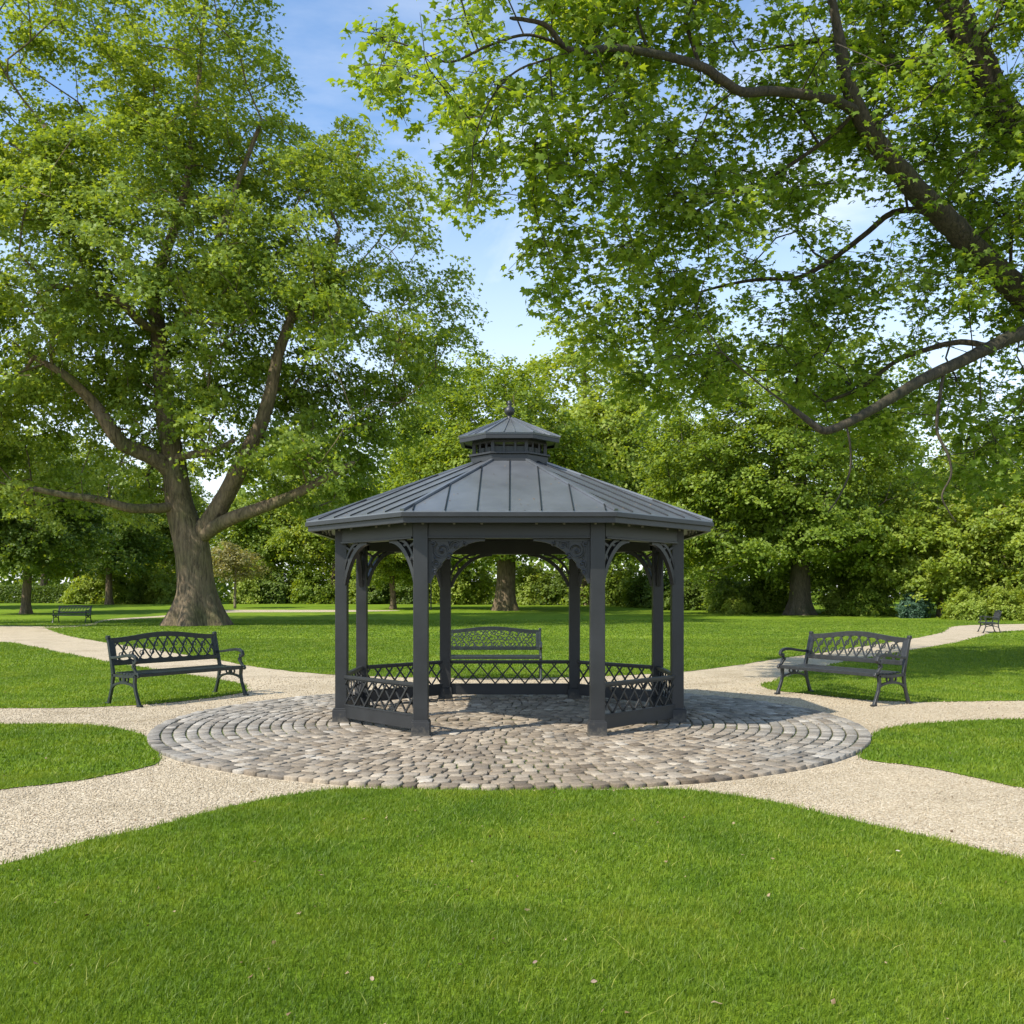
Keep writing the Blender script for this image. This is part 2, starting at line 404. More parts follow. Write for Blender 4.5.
# ------------------------------------------------------------------ paving circle of setts
PC = np.array([-0.03, 11.40]); PR = 4.07
bmj = bmesh.new()
vs = [bmj.verts.new((PC[0] + (PR - 0.035) * math.cos(a), PC[1] + (PR - 0.035) * math.sin(a), 0.020)) for a in np.linspace(0, 2 * math.pi, 160, endpoint=False)]
bmj.faces.new(vs); me = bpy.data.meshes.new('paving_joints'); bmj.to_mesh(me); bmj.free()
tag(link('paving_bed', me, M_JOINT), 'mossy sandy bed between the stone setts', 'paving', kind='structure')
V = []; T = []; Wm = []; rad = PR; first = 0; ringi = 0
mort = []
while rad > 0.12:
    w = 0.14 if ringi == 0 else random.uniform(0.118, 0.138)
    r0 = rad - w; rm = rad - w / 2
    L = 0.15 if ringi < 2 else 0.132
    n = max(5, int(2 * math.pi * rm / L)); ph = random.uniform(0, 6)
    cuts = [(i + random.uniform(-0.16, 0.16)) / n * 2 * math.pi + ph for i in range(n)]
    for i in range(n):
        a0 = cuts[i]; a1 = cuts[(i + 1) % n] + (2 * math.pi if i == n - 1 else 0)
        g = 0.0095 / rm
        x_m = PC[0] + rm * math.cos((a0 + a1) / 2); y_m = PC[1] + rm * math.sin((a0 + a1) / 2)
        irr = 0.4 + 0.8 * max(0, 1 - abs(x_m) / 3.0)
        j = lambda s: random.uniform(-s, s)
        zt = 0.036 + j(0.006); tilt = (j(0.05), j(0.05)); s = 0.008 * irr; sa = s / rm
        am = (a0 + a1) / 2
        C = [(rad - 0.008 + j(s), a0 + g + j(sa)), (rad - 0.008 + j(s * .6), am + j(sa)), (rad - 0.008 + j(s), a1 - g + j(sa)), ((rad + r0) / 2, a1 - g + j(sa) * .6),
             (r0 + 0.008 + j(s), a1 - g + j(sa)), (r0 + 0.008 + j(s * .6), am + j(sa)), (r0 + 0.008 + j(s), a0 + g + j(sa)), ((rad + r0) / 2, a0 + g + j(sa) * .6)]
        pts = np.array([(PC[0] + r * math.cos(a), PC[1] + r * math.sin(a)) for r, a in C])
        # round corners
        cen = pts.mean(0); pr = pts.copy(); pr[[0, 2, 4, 6]] = cen + (pts[[0, 2, 4, 6]] - cen) * 0.975
        for sc, z in ((1.0, 0.0), (1.0, zt - 0.009), (0.965, zt - 0.001), (0.88, zt + 0.001)):
            q = cen + (pr - cen) * sc
            zz = z + ((q - cen) @ np.array(tilt) if z > 0 else 0)
            V.append(np.column_stack([q, np.broadcast_to(zz, 8)]))
        V.append(np.array([[cen[0], cen[1], zt + 0.002]]))
        wn = mnoise.noise(Vector((x_m * 0.9, y_m * 0.9, 3)))
        warm = 1 - min(1, max(0, (abs(x_m + 0.0) - 1.6) / 1.6)); warm = min(1, max(0, warm + 0.5 * wn + random.uniform(-.35, .35)))
        warm = 0.12 + 0.70 * warm
        tt = min(1, max(0, random.gauss(0.46, 0.22)))
        T += [tt] * 33; Wm += [warm] * 33
        first += 1
    rad = r0; ringi += 1
V = np.concatenate(V); base = np.arange(first)[:, None] * 33
q = []
for k in range(3):
    for i in range(8):
        q.append([k * 8 + i, k * 8 + (i + 1) % 8, (k + 1) * 8 + (i + 1) % 8, (k + 1) * 8 + i])
q = np.array(q); t3 = np.array([[24 + i, 24 + (i + 1) % 8, 32] for i in range(8)])
me = mesh_np('paving', V, [(base[:, :, None] + q[None]).reshape(-1, 4), (base[:, :, None] + t3[None]).reshape(-1, 3)], {'tint': T, 'warm': Wm})
tag(link('stone_paving', me, M_SETT, smooth=True), 'circular paving of worn stone setts laid in rings under the gazebo', 'paving', kind='structure')

# ------------------------------------------------------------------ grass blades and pebbles
def sample_zone(d0, d1, dens, xw=0.60, xm=1.2, flip=1.0):
    """uniform samples over view wedge with margin; returns x,y"""
    wmax = xw * d1 + xm; area = (d1 - d0) * 2 * wmax; n = int(area * dens)
    y = RNG.uniform(d0, d1, n); x = RNG.uniform(-wmax, wmax, n)
    k = np.abs(x) < xw * y + xm
    return x[k], y[k]
def blades(name, zones, mat):
    VV = []; TT = []
    for (d0, d1, dens, hgt, wid, cl) in zones:
        x, y = sample_zone(d0, d1, dens)
        jx, jy = RNG.normal(0, .022 + .001 * y, len(x)), RNG.normal(0, .022 + .001 * y, len(x))
        k = inlawn(x + jx, y + jy)
        in_c = (x - PC[0]) ** 2 + (y - PC[1]) ** 2 < (PR + 0.0) ** 2
        k &= ~(in_c & (y > 7.44 + jy))
        x = x[k]; y = y[k]; n = len(x)
        # loose clumps
        cxn = np.sin(x * 9.1 + 3 * np.sin(y * 4.3)) * np.sin(y * 8.3 + 2 * np.sin(x * 5.9))
        h = hgt * RNG.uniform(0.55, 1.25, n) * (1 + 0.18 * cxn)
        tint = np.clip(RNG.normal(0.5, 0.2, n) + 0.12 * cxn, 0, 0.93)
        dry = RNG.random(n) < (0.008 if d0 < 8 else 0.0); tint[dry] = RNG.uniform(0.95, 1.0, dry.sum())
        a = RNG.uniform(0, 2 * np.pi, n); w = wid * RNG.uniform(0.7, 1.3, n)
        ld = RNG.normal(0, 0.33, (n, 2)) + np.array([0.12, 0.05]); ld[dry] *= 2.5; h[dry] *= 1.4
        c, s = np.cos(a) * w / 2, np.sin(a) * w / 2
        z0 = H(y) + 0.004
        p0 = np.stack([x - c, y - s, z0], 1); p1 = np.stack([x + c, y + s, z0], 1)
        mx = x + ld[:, 0] * h * 0.45; my = y + ld[:, 1] * h * 0.45
        p2 = np.stack([mx + c * .75, my + s * .75, z0 + h * 0.55], 1); p3 = np.stack([mx - c * .75, my - s * .75, z0 + h * 0.55], 1)
        p4 = np.stack([x + ld[:, 0] * h * 1.2, y + ld[:, 1] * h * 1.2, z0 + h * 0.95], 1)
        VV.append(np.stack([p0, p1, p2, p3, p4], 1).reshape(-1, 3)); TT.append(np.repeat(tint, 5))
    V = np.concatenate(VV); T = np.concatenate(TT); n = len(V) // 5
    b = np.arange(n)[:, None] * 5
    me = mesh_np(name, V, [b + np.array([[0, 1, 2, 3]]), b + np.array([[3, 2, 4]])], {'tint': T})
    return link(name, me, mat), n
gr, ng = blades('grass', [(2.3, 4.6, 15000, 0.034, 0.0034, 1), (4.6, 8.0, 9000, 0.032, 0.0045, 1), (8.0, 13, 2600, 0.034, 0.009, 1), (13, 20, 1500, 0.034, 0.011, 1),
                          (20, 34, 520, 0.036, 0.020, 1), (34, 60, 100, 0.036, 0.045, 1)], M_BLADE)
tag(gr, 'short mown green grass blades of the park lawns', 'grass', kind='stuff')
print('blades', ng)
def pebbles():
    VV = []; TT = []
    oc = np.array([(1, 0, 0), (0, 1, 0), (-1, 0, 0), (0, -1, 0), (0, 0, .8), (0, 0, -.6)])
    for d0, d1, dens, sz in ((4.6, 8.5, 1900, 0.0055), (8.5, 13, 700, 0.0075), (13, 18, 150, 0.010)):
        x, y = sample_zone(d0, d1, dens)
        k = ~inlawn(x, y) & ((x - PC[0]) ** 2 + (y - PC[1]) ** 2 > (PR + 0.02) ** 2); x = x[k]; y = y[k]; n = len(x)
        s = sz * RNG.uniform(0.6, 1.4, n)
        v = oc[None] * (1 + RNG.normal(0, .18, (n, 6, 3)))
        a = RNG.uniform(0, 6.28, n); ca, sa = np.cos(a), np.sin(a)
        vx = v[..., 0] * ca[:, None] - v[..., 1] * sa[:, None]; vy = v[..., 0] * sa[:, None] + v[..., 1] * ca[:, None]
        P = np.stack([vx * s[:, None] + x[:, None], vy * s[:, None] + y[:, None], v[..., 2] * s[:, None] + 0.4 * s[:, None]], 2)
        VV.append(P.reshape(-1, 3)); TT.append(np.repeat(np.clip(RNG.normal(.5, .25, n), 0, 1), 6))
    V = np.concatenate(VV); n = len(V) // 6; b = (np.arange(n) * 6)[:, None, None]
    f = np.array([(0, 1, 4), (1, 2, 4), (2, 3, 4), (3, 0, 4), (1, 0, 5), (2, 1, 5), (3, 2, 5), (0, 3, 5)])
    me = mesh_np('gravel', V, [(b + f[None]).reshape(-1, 3)], {'tint': np.concatenate(TT)})
    tag(link('gravel', me, M_PEBBLE), 'loose beige gravel pebbles on the paths', 'gravel', kind='stuff')
pebbles()

# ------------------------------------------------------------------ trees
class Skel:
    def __init__(s): s.p = []; s.par = []; s.r = []; s.fix = []
    def add(s, p, par, r=0.0):
        s.p.append(np.array(p, float)); s.par.append(par); s.r.append(r); return len(s.p) - 1
    def limb(s, pts, radii, parent=-1, sub=6, wob=0.0, rng=RNG):
        """smooth polyline with explicit radii. returns index list"""
        P = np.array(pts, float); n = len(P); ids = []
        if parent >= 0:
            P = np.vstack([s.p[parent], P]); radii = [radii[0]] + list(radii); n += 1
        for i in range(n - 1):
            p0 = P[max(i - 1, 0)]; p1 = P[i]; p2 = P[i + 1]; p3 = P[min(i + 2, n - 1)]
            for k in range(sub):
                if i == 0 and k == 0 and parent >= 0: continue
                t = k / sub
                q = 0.5 * ((2 * p1) + (-p0 + p2) * t + (2 * p0 - 5 * p1 + 4 * p2 - p3) * t * t + (-p0 + 3 * p1 - 3 * p2 + p3) * t ** 3)
                r = radii[i] * (1 - t) + radii[i + 1] * t
                q = q + rng.normal(0, wob * r, 3)
                parent = s.add(q, parent, r); ids.append(parent)
        parent = s.add(P[-1], parent, radii[-1]); ids.append(parent)
        return ids
    def near(s, q):
        A = np.array(s.p); d = np.linalg.norm(A - q, axis=1); return int(d.argmin())
    def grow(s, A, tip_r=0.012, seg=0.8, bend=0.18, rng=RNG, expo=2.3, sag=0.0, maxr=None):
        base = np.array(s.p); nb = len(base)
        d = np.array([np.min(np.linalg.norm(base - a, axis=1)) for a in A])
        order = np.argsort(d); tips = []
        cap = nb + len(A) * 40 + 10
        P = np.zeros((cap, 3)); P[:nb] = base; cnt = nb
        root = base[0]
        R0 = np.zeros(cap); R0[:nb] = np.linalg.norm(base - root, axis=1)
        for ai in order:
            a = A[ai]
            dd = np.linalg.norm(P[:cnt] - a, axis=1)
            cost = dd * 1.0 + 0.22 * R0[:cnt] + np.where(R0[:cnt] < 3.0, 0.5, 0)
            j = int(cost.argmin()); p0 = P[j].copy(); L = dd[j]
            # initial direction follows parent's growth
            pj = s.par[j]; dirn = (p0 - P[pj]) if pj >= 0 else np.array([0, 0, 1.0])
            dirn = dirn / (np.linalg.norm(dirn) + 1e-9)
            k = max(1, min(38, int(L / seg))); par = j
            c1 = p0 + dirn * L * 0.33 + rng.normal(0, bend * L * 0.3, 3)
            c2 = a - np.array([0, 0, 1.0]) * L * (0.10 - sag) + rng.normal(0, bend * L * 0.3, 3)
            c2 = p0 * 0.35 + c2 * 0.65 if L > 0 else c2
            for i in range(1, k + 1):
                t = i / k
                q = (1 - t) ** 3 * p0 + 3 * (1 - t) ** 2 * t * c1 + 3 * (1 - t) * t * t * c2 + t ** 3 * a
                if i < k: q = q + rng.normal(0, 0.03 * seg, 3)
                par = s.add(q, par, 0.0); P[cnt] = q; R0[cnt] = R0[j] + L * t; cnt += 1
            tips.append(par)
        # pipe model
        n = len(s.p); acc = np.zeros(n); hasch = np.zeros(n, bool)
        for i in range(n):
            if s.par[i] >= 0: hasch[s.par[i]] = True
        for i in range(n - 1, -1, -1):
            if not hasch[i]: acc[i] = tip_r ** expo
            if s.par[i] >= 0: acc[s.par[i]] += acc[i]
        for i in range(n):
            pr = acc[i] ** (1 / expo)
            if s.r[i] > 0: s.r[i] = max(s.r[i], 0.0)
            else: s.r[i] = pr if maxr is None else min(pr, maxr)
        for i in range(nb, n):
            s.r[i] = min(s.r[i], s.r[s.par[i]] * 0.92)
        return tips
    def mesh(s, name, rfun=None, big=24):
        n = len(s.p); ch = [[] for _ in range(n)]
        for i in range(n):
            if s.par[i] >= 0: ch[s.par[i]].append(i)
        chains = []; stack = [i for i in range(n) if s.par[i] < 0]
        stack = [(i, None) for i in stack]
        while stack:
            i, st = stack.pop(); c = [] if st is None else [st]
            c.append(i); cur = i
            while ch[cur]:
                k = max(ch[cur], key=lambda j: s.r[j])
                for o in ch[cur]:
                    if o != k: stack.append((o, cur))
                c.append(k); cur = k
            chains.append((c, st is not None))
        VV = []; FF = []; off = 0
        for c, br in chains:
            if len(c) < 2: continue
            P = np.array([s.p[i] for i in c]); r = np.array([s.r[i] for i in c])
            if br: r[0] = min(r[0], r[1] * 1.15); 
            rm = r.max(); k = big if rm > 0.45 else 14 if rm > 0.18 else 8 if rm > 0.06 else 5 if rm > 0.02 else 3
            T = np.gradient(P, axis=0); T = nrm(T)
            u = np.cross(T[0], [0.3, 0.9, 0.1]); u /= np.linalg.norm(u) + 1e-9
            ang = np.arange(k) * 2 * np.pi / k; rings = []
            for i in range(len(c)):
                u = u - T[i] * (u @ T[i]); u /= np.linalg.norm(u) + 1e-9; v = np.cross(T[i], u)
                rr = np.full(k, r[i])
                if rfun is not None: rr = rfun(P[i], r[i], ang, rm)
                rings.append(P[i] + (np.cos(ang) * rr)[:, None] * u + (np.sin(ang) * rr)[:, None] * v)
            V = np.concatenate(rings); m = len(c)
            i0 = np.arange(m - 1)[:, None] * k; a = np.arange(k)[None]; b = (a + 1) % k
            Fq = np.stack([i0 + a, i0 + b, i0 + k + b, i0 + k + a], -1).reshape(-1, 4) + off
            VV.append(V); FF.append(Fq); off += len(V)
        return mesh_np(name, np.concatenate(VV), [np.concatenate(FF)])

MAPLE = [(-90, .12), (-50, .46), (-18, .70), (6, .54), (38, .98), (64, .60), (90, 1.10), (116, .60), (142, .98), (174, .54), (198, .70), (230, .46)]
def leaf_mesh(name, P, Nn, size, tint, kind='diamond', droop=None):
    n = len(P); Nn = nrm(Nn)
    t = RNG.normal(0, 1, (n, 3))
    if droop is not None: t = t * 0.6 + droop
    t = nrm(t - Nn * (t * Nn).sum(1, keepdims=True)); b = np.cross(Nn, t)
    size = size[:, None, None]
    if kind == 'maple':
        o = np.array([(0.0, 0.15, 0.06)] + [(r * math.cos(R(a)), r * math.sin(R(a)), -0.28 * r * r) for a, r in MAPLE]) * 0.5
        # local y = tip direction (t), x = side (b)
        L = o[None] * size
        V = P[:, None] + L[..., 0:1] * b[:, None] + L[..., 1:2] * t[:, None] + L[..., 2:3] * Nn[:, None]
        m = 13; f = np.array([(0, i, i % 12 + 1) for i in range(1, 13)])
    elif kind == 'lobed':
        o = np.array([(0, -.5, 0), (.22, -.12, .0), (.5, .1, -.10), (.18, .18, .0), (0, .55, -.08), (-.18, .18, 0), (-.5, .1, -.10), (-.22, -.12, 0)])
        L = o[None] * size
        V = P[:, None] + L[..., 0:1] * b[:, None] + L[..., 1:2] * t[:, None] + L[..., 2:3] * Nn[:, None]
        m = 8; f = np.array([(0, 1, 7), (1, 2, 3), (1, 3, 7), (3, 5, 7), (5, 6, 7), (3, 4, 5)])
    else:
        o = np.array([(0, -.5, 0), (.36, .02, -.12), (0, .5, 0), (-.36, .02, -.12)])
        L = o[None] * size
        V = P[:, None] + L[..., 0:1] * b[:, None] + L[..., 1:2] * t[:, None] + L[..., 2:3] * Nn[:, None]
        m = 4; f = np.array([(0, 1, 2), (0, 2, 3)])
    base = (np.arange(n) * m)[:, None, None]
    return mesh_np(name, V.reshape(-1, 3), [(base + f[None]).reshape(-1, 3)], {'tint': np.repeat(np.clip(tint, 0, 1), m)})
def cluster_leaves(C, per, rad, flat, size, cen=None, up=0.75, tvar=0.16, rng=RNG, outw=0.5, layers=True):
    """C cluster centres -> leaf positions, normals, sizes, tints. Leaves sit in flattish sprays that droop outward"""
    n = len(C); cnt = np.maximum(4, (per * rng.uniform(0.45, 1.5, n)).astype(int)); idx = np.repeat(np.arange(n), cnt); m = len(idx)
    sub = rng.normal(0, 1, (n, 5, 3)) * rad * 0.62; sub[..., 2] *= flat
    si = rng.integers(0, 5, m)
    q = rng.normal(0, 1, (m, 3)) * rad * 0.40; q[:, 2] *= flat * 0.6
    off = sub[idx, si] + q
    rr = np.linalg.norm(off[:, :2], axis=1); off[:, 2] -= 0.28 * rr * rr / max(rad, 1e-3)
    P = C[idx] + off
    Nn = rng.normal(0, 0.55, (m, 3)) + np.array([0, 0, up])
    if cen is not None:
        o = nrm(P - cen); Nn += o * outw
    ct = rng.normal(0, 0.11, n)
    tint = 0.5 + ct[idx] + rng.normal(0, tvar, m)
    sz = size * rng.uniform(0.65, 1.25, m)
    return P, Nn, sz, tint
def ell_points(E, n, shell=0.55, rng=RNG, minz=None, gap=0.0, gs=0.2):
    """points in a union of ellipsoids, biased to the outer shell, thinned by noise into clumps and gaps"""
    vol = np.array([e[3] * e[4] * e[5] for e in E]) ** 0.8; vol /= vol.sum(); out = []
    tries = 0
    while len(out) < n and tries < n * 60:
        tries += 1
        e = E[rng.choice(len(E), p=vol)]
        d = nrm(rng.normal(0, 1, 3)); r = shell + (1 - shell) * rng.random() ** 0.8 if rng.random() < 0.8 else rng.random()
        p = np.array(e[:3]) + d * r * np.array(e[3:6])
        if minz is not None and p[2] < minz: continue
        dens = mnoise.noise(Vector(p * gs)) + 0.4 * mnoise.noise(Vector(p * gs * 2.7))
        if dens < gap - 0.25 + 0.0: continue
        out.append(p)
    return np.array(out)

def root_flare(base_z, h, amt, nl=7, seed=0.0, lump=0.05):
    def f(p, r, ang, rm):
        rr = np.full(len(ang), r)
        if rm < 0.3: return rr
        z = p[2] - base_z
        k = max(0.0, 1 - z / h) if z < h else 0.0; k = k ** 1.8
        lob = 0.5 + 0.5 * np.cos(ang * nl + seed + 1.3 * np.sin(ang * 2 + seed))
        lob2 = np.cos(ang * 11 + z * 0.7 + seed * 3)
        rid = 0.45 * np.cos(ang * 17 + 1.1 * math.sin(z * 1.3)) + 0.35 * lob2
        return rr * (1 + amt * k * (0.35 + 0.9 * lob) + lump * rid + 0.05 * np.cos(ang * 3 + z * 0.8))
    return f

def make_tree(name, loc, E, trunk, ncl, per, rad, leaf, lmat, bark=BARK, flare=(1.2, 0.6), flat=0.6, kind='diamond', shell=0.55, gap=0.0,
              gs=0.2, seed=1, seg=1.0, tip=0.02, minz=None, limbs=None, maxr=None, up=0.75, kids=True, outw=0.5, sag=0.0):
    rng = np.random.default_rng(seed)
    root = empty(name, loc)
    sk = Skel(); tp, tr = trunk
    ids = sk.limb(tp, tr, sub=6, wob=0.0, rng=rng)
    if limbs:
        for start, pts, rads in limbs:
            j = sk.near(np.array(start)); sk.limb(pts, rads, parent=j, sub=6, wob=0.02, rng=rng)
    nfix = len(sk.p)
    A = ell_points(E, ncl, shell, rng, minz, gap, gs)
    sk.grow(A, tip_r=tip, seg=seg, rng=rng, maxr=maxr, sag=sag)
    me = sk.mesh(name + '_trunk', root_flare(tp[0][2], flare[0], flare[1], seed=seed), big=40)
    link('trunk', me, bark, root, smooth=True)
    cen = np.average([e[:3] for e in E], axis=0)
    P, Nn, sz, ti = cluster_leaves(A, per, rad, flat, leaf, cen, rng=rng, up=up, outw=outw)
    if limbs:
        SP = np.array(sk.p[:nfix]); SR = np.array(sk.r[:nfix]); SP = SP[(SR > .17) & (SP[:, 2] < 15.5)]
        drop = np.zeros(len(P), bool)
        for q in SP:
            drop |= (np.hypot(P[:, 0] - q[0], P[:, 2] - q[2]) < 0.75) & (P[:, 1] < q[1])
        k = ~(drop & (rng.random(len(P)) < (0.9 if True else 0))) ; P, Nn, sz, ti = P[k], Nn[k], sz[k], ti[k]
    if minz is not None:
        k = P[:, 2] > minz - rad * 0.5; P, Nn, sz, ti = P[k], Nn[k], sz[k], ti[k]
    link('crown', leaf_mesh(name + '_crown', P, Nn, sz, ti, kind), lmat, root)
    return root

# --- the big plane tree at left (50 m away, trunk 2 m thick)
TD = 50.0
def TP(px, py, dd=0.0):
    p = W(px, py, TD + dd); return tuple(p - T1)
T1 = np.array([(196 - CX) * TD / F, TD, 0.0])
E1 = [(-3.0, 1, 27.5, 8.4, 8.5, 13), (7.0, 0, 17.2, 7.2, 8, 8.8), (-11, 0, 17, 9.5, 9, 10), (7.5, 0, 9.8, 8.5, 7, 4.0), (-8.5, 1, 9.6, 9.5, 7, 4.4), (0, 0, 18, 9, 9, 9), (-15, -1, 10, 6, 6, 4.5), (-12.5, 1, 26, 7, 7, 9)]
plane = make_tree('plane_tree', tuple(T1), E1,
    ([(0, 0, -0.3), (0.0, 0, 1.4), TP(195, 575), TP(192, 545), TP(180, 505), TP(174, 465), TP(167, 425), TP(163, 385, .5), TP(158, 330, 1), TP(154, 290, 1), TP(172, 235, 1), TP(186, 185, 0), TP(192, 130), TP(200, 70), TP(205, 0)],
     [0.98, 0.93, 0.90, 0.88, 0.70, 0.58, 0.50, 0.45, 0.40, 0.34, 0.24, 0.18, 0.13, 0.10, 0.06]),
    1500, 190, 0.95, 0.245, ML['plane'], flare=(2.9, 0.95), kind='lobed', seed=5, shell=0.6, gap=0.12, gs=0.17, seg=1.2, tip=0.022, flat=0.55, maxr=0.16,
    limbs=[
     (TP(176, 475), [TP(160, 462, -.5), TP(140, 452, -1), TP(120, 442, -1.5), TP(105, 420, -2), TP(92, 402, -2), TP(65, 375, -3), TP(30, 355, -3)], [0.42, 0.40, 0.36, 0.33, 0.28, 0.2, 0.1]),
     (TP(181, 508), [TP(160, 508, -.8), TP(130, 508, -1.5), TP(100, 500, -2), TP(65, 495, -2.5), TP(30, 488, -3)], [0.26, 0.24, 0.2, 0.17, 0.12, 0.06]),
     (TP(196, 545), [TP(212, 520, -.3), TP(228, 492, -.6), TP(242, 462, -1), TP(258, 430, -1), TP(270, 395, -1), TP(280, 350, -1), TP(298, 305, -.5), TP(325, 270, 0), TP(340, 230)], [0.52, 0.45, 0.42, 0.36, 0.32, 0.27, 0.22, 0.17, 0.12, 0.07]),
     (TP(200, 545), [TP(224, 522, -1), TP(250, 512, -1.6), TP(290, 497, -2), TP(325, 478, -2), TP(355, 462, -2.4)], [0.36, 0.33, 0.27, 0.20, 0.13, 0.06]),
     (TP(172, 460), [TP(190, 455, -1), TP(215, 450, -2), TP(235, 440, -2)], [0.2, 0.16, 0.12, 0.07]),
     (TP(154, 305), [TP(140, 280), TP(118, 248), TP(95, 210), TP(70, 160), TP(40, 120)], [0.24, 0.22, 0.2, 0.16, 0.12, 0.06]),
     (TP(158, 330), [TP(185, 315), TP(210, 260, -1), TP(235, 190, -1), TP(262, 120, -1)], [0.2, 0.18, 0.14, 0.1, 0.05]),
     (TP(160, 340), [TP(140, 322, -1), TP(118, 300, -2), TP(80, 291, -2), TP(50, 285, -3)], [0.22, 0.2, 0.17, 0.12, 0.06]),
    ])
tag(plane, 'huge old plane tree with flared ridged trunk on the left lawn', 'tree')

# --- overhanging maple at right: trunk outside the frame, limbs reach in from the right edge
T2 = np.array([14.2, 20.5, 0.0])
def Q(px, py, d): return tuple(W(px, py, d) - T2)
root2 = empty('maple_tree', tuple(T2))
sk = Skel(); rngm = np.random.default_rng(21)
trk = sk.limb([(0, 0, -0.3), (0.05, 0, 1.5), (0.1, 0, 3.2), (0.1, 0.1, 5.0), (-0.3, 0, 7.5), (-1.0, -.2, 10), Q(1012, 130, 20), Q(975, 60, 19.5), Q(950, 0, 19.2), Q(925, -90, 19)],
              [1.0, 0.88, 0.82, 0.8, 0.62, 0.50, 0.40, 0.33, 0.28, 0.2])
def lim(start, pts, r): return sk.limb([Q(*p) for p in pts], [q * TH for q in r], parent=sk.near(np.array(Q(*start) if len(start) == 3 and start[0] > 50 else start)), sub=7, wob=0.04, rng=rngm)
TH = .7
lim((0.1, 0, 4.6), [(1110, 360, 20), (1060, 322, 19.5), (1022, 292, 19), (985, 260, 18.6), (950, 222, 18.3), (925, 198, 18), (895, 165, 17.6), (872, 135, 17.2), (856, 105, 17), (845, 70, 16.8), (838, 30, 16.6), (825, -30, 16.4)],
    [0.46, 0.43, 0.38, 0.34, 0.32, 0.30, 0.27, 0.24, 0.21, 0.18, 0.12, 0.09, 0.05])
TH = .56
lim((860, 112, 17), [(835, 101, 16.6), (800, 94, 16.2), (770, 91, 15.8), (742, 92, 15.5), (722, 80, 15.2), (700, 66, 15), (660, 55, 14.6), (615, 48, 14.2), (570, 50, 13.9), (545, 25, 13.6), (510, 18, 13.3)],
    [0.16, 0.15, 0.14, 0.14, 0.135, 0.13, 0.12, 0.10, 0.085, 0.065, 0.045, 0.03])
lim((575, 50, 14), [(545, 60, 13.8), (515, 72, 13.6), (490, 100, 13.4), (474, 140, 13.3), (472, 180, 13.2), (466, 208, 13.1)], [0.03, 0.03, 0.026, 0.022, 0.018, 0.014, 0.010])
lim((570, 48, 14), [(530, 35, 13.8), (490, 45, 13.5), (450, 62, 13.2), (420, 50, 13), (390, 40, 12.9)], [0.04, 0.036, 0.03, 0.024, 0.018, 0.012])
lim((855, 112, 17), [(838, 130, 17.2), (812, 150, 17.4), (790, 165, 17.5), (765, 180, 17.6), (740, 191, 17.7), (722, 197, 17.8), (695, 212, 17.9), (672, 230, 18), (648, 258, 18)], [0.07, 0.07, 0.066, 0.06, 0.055, 0.05, 0.045, 0.035, 0.025, 0.015])
lim((942, 215, 18.3), [(915, 210, 18.6), (890, 214, 18.9), (868, 232, 19.1), (845, 250, 19.3), (822, 266, 19.5), (796, 278, 19.6), (765, 279, 19.7), (735, 283, 19.8), (700, 292, 19.9)], [0.12, 0.11, 0.10, 0.095, 0.09, 0.08, 0.07, 0.055, 0.045, 0.03])
TH = .66
lim((0.1, 0, 4.9), [(1110, 345, 20), (1060, 328, 19.2), (1020, 334, 18.4), (990, 347, 18), (960, 362, 17.6), (925, 378, 17.2), (895, 396, 17), (868, 412, 16.8), (838, 427, 16.6), (822, 430, 16.5), (805, 418, 16.5), (788, 405, 16.5)],
    [0.26, 0.24, 0.21, 0.18, 0.165, 0.155, 0.14, 0.125, 0.11, 0.10, 0.08, 0.05, 0.03])
lim((990, 347, 18), [(960, 342, 18.5), (925, 350, 18.8), (895, 362, 19), (860, 388, 19.2), (825, 402, 19.4)], [0.09, 0.08, 0.07, 0.06, 0.05, 0.03])
lim((942, 370, 17.4), [(940, 395, 17.3), (937, 430, 17.2), (948, 455, 17.1), (951, 475, 17.1), (942, 495, 17), (948, 510, 17), (956, 522, 17)], [0.05, 0.045, 0.036, 0.03, 0.026, 0.02, 0.014, 0.009])
lim((846, 425, 16.7), [(850, 445, 16.6), (850, 470, 16.6), (840, 495, 16.6), (828, 512, 16.6)], [0.03, 0.028, 0.024, 0.018, 0.01])
lim((950, 30, 19.2), [(915, 60, 19), (880, 55, 18.5), (835, 40, 18.2), (790, 45, 18)], [0.14, 0.12, 0.09, 0.06, 0.03])
lim((975, 70, 19.5), [(940, 95, 19), (905, 72, 18.6), (880, 68, 18.3)], [0.17, 0.15, 0.1, 0.07])
lim((-0.3, 0, 7.5), [(1200, 150, 21), (1290, 50, 22), (1350, -80, 23)], [0.4, 0.35, 0.25, 0.12])
lim((0.1, 0, 4.0), [(1220, 380, 22), (1300, 330, 24), (1380, 280, 27)], [0.35, 0.3, 0.2, 0.1])
CAN = np.array([(380, -260), (378, 0), (368, 66), (392, 84), (415, 104), (452, 118), (464, 170), (472, 230), (478, 160), (500, 150), (508, 222), (545, 245), (538, 290), (556, 325), (590, 340), (618, 370), (622, 405),
                (690, 405), (760, 400), (830, 435), (885, 430), (925, 490), (965, 515), (1010, 480), (1150, 500), (1420, 480), (1500, -320), (900, -420)], float)
A = []
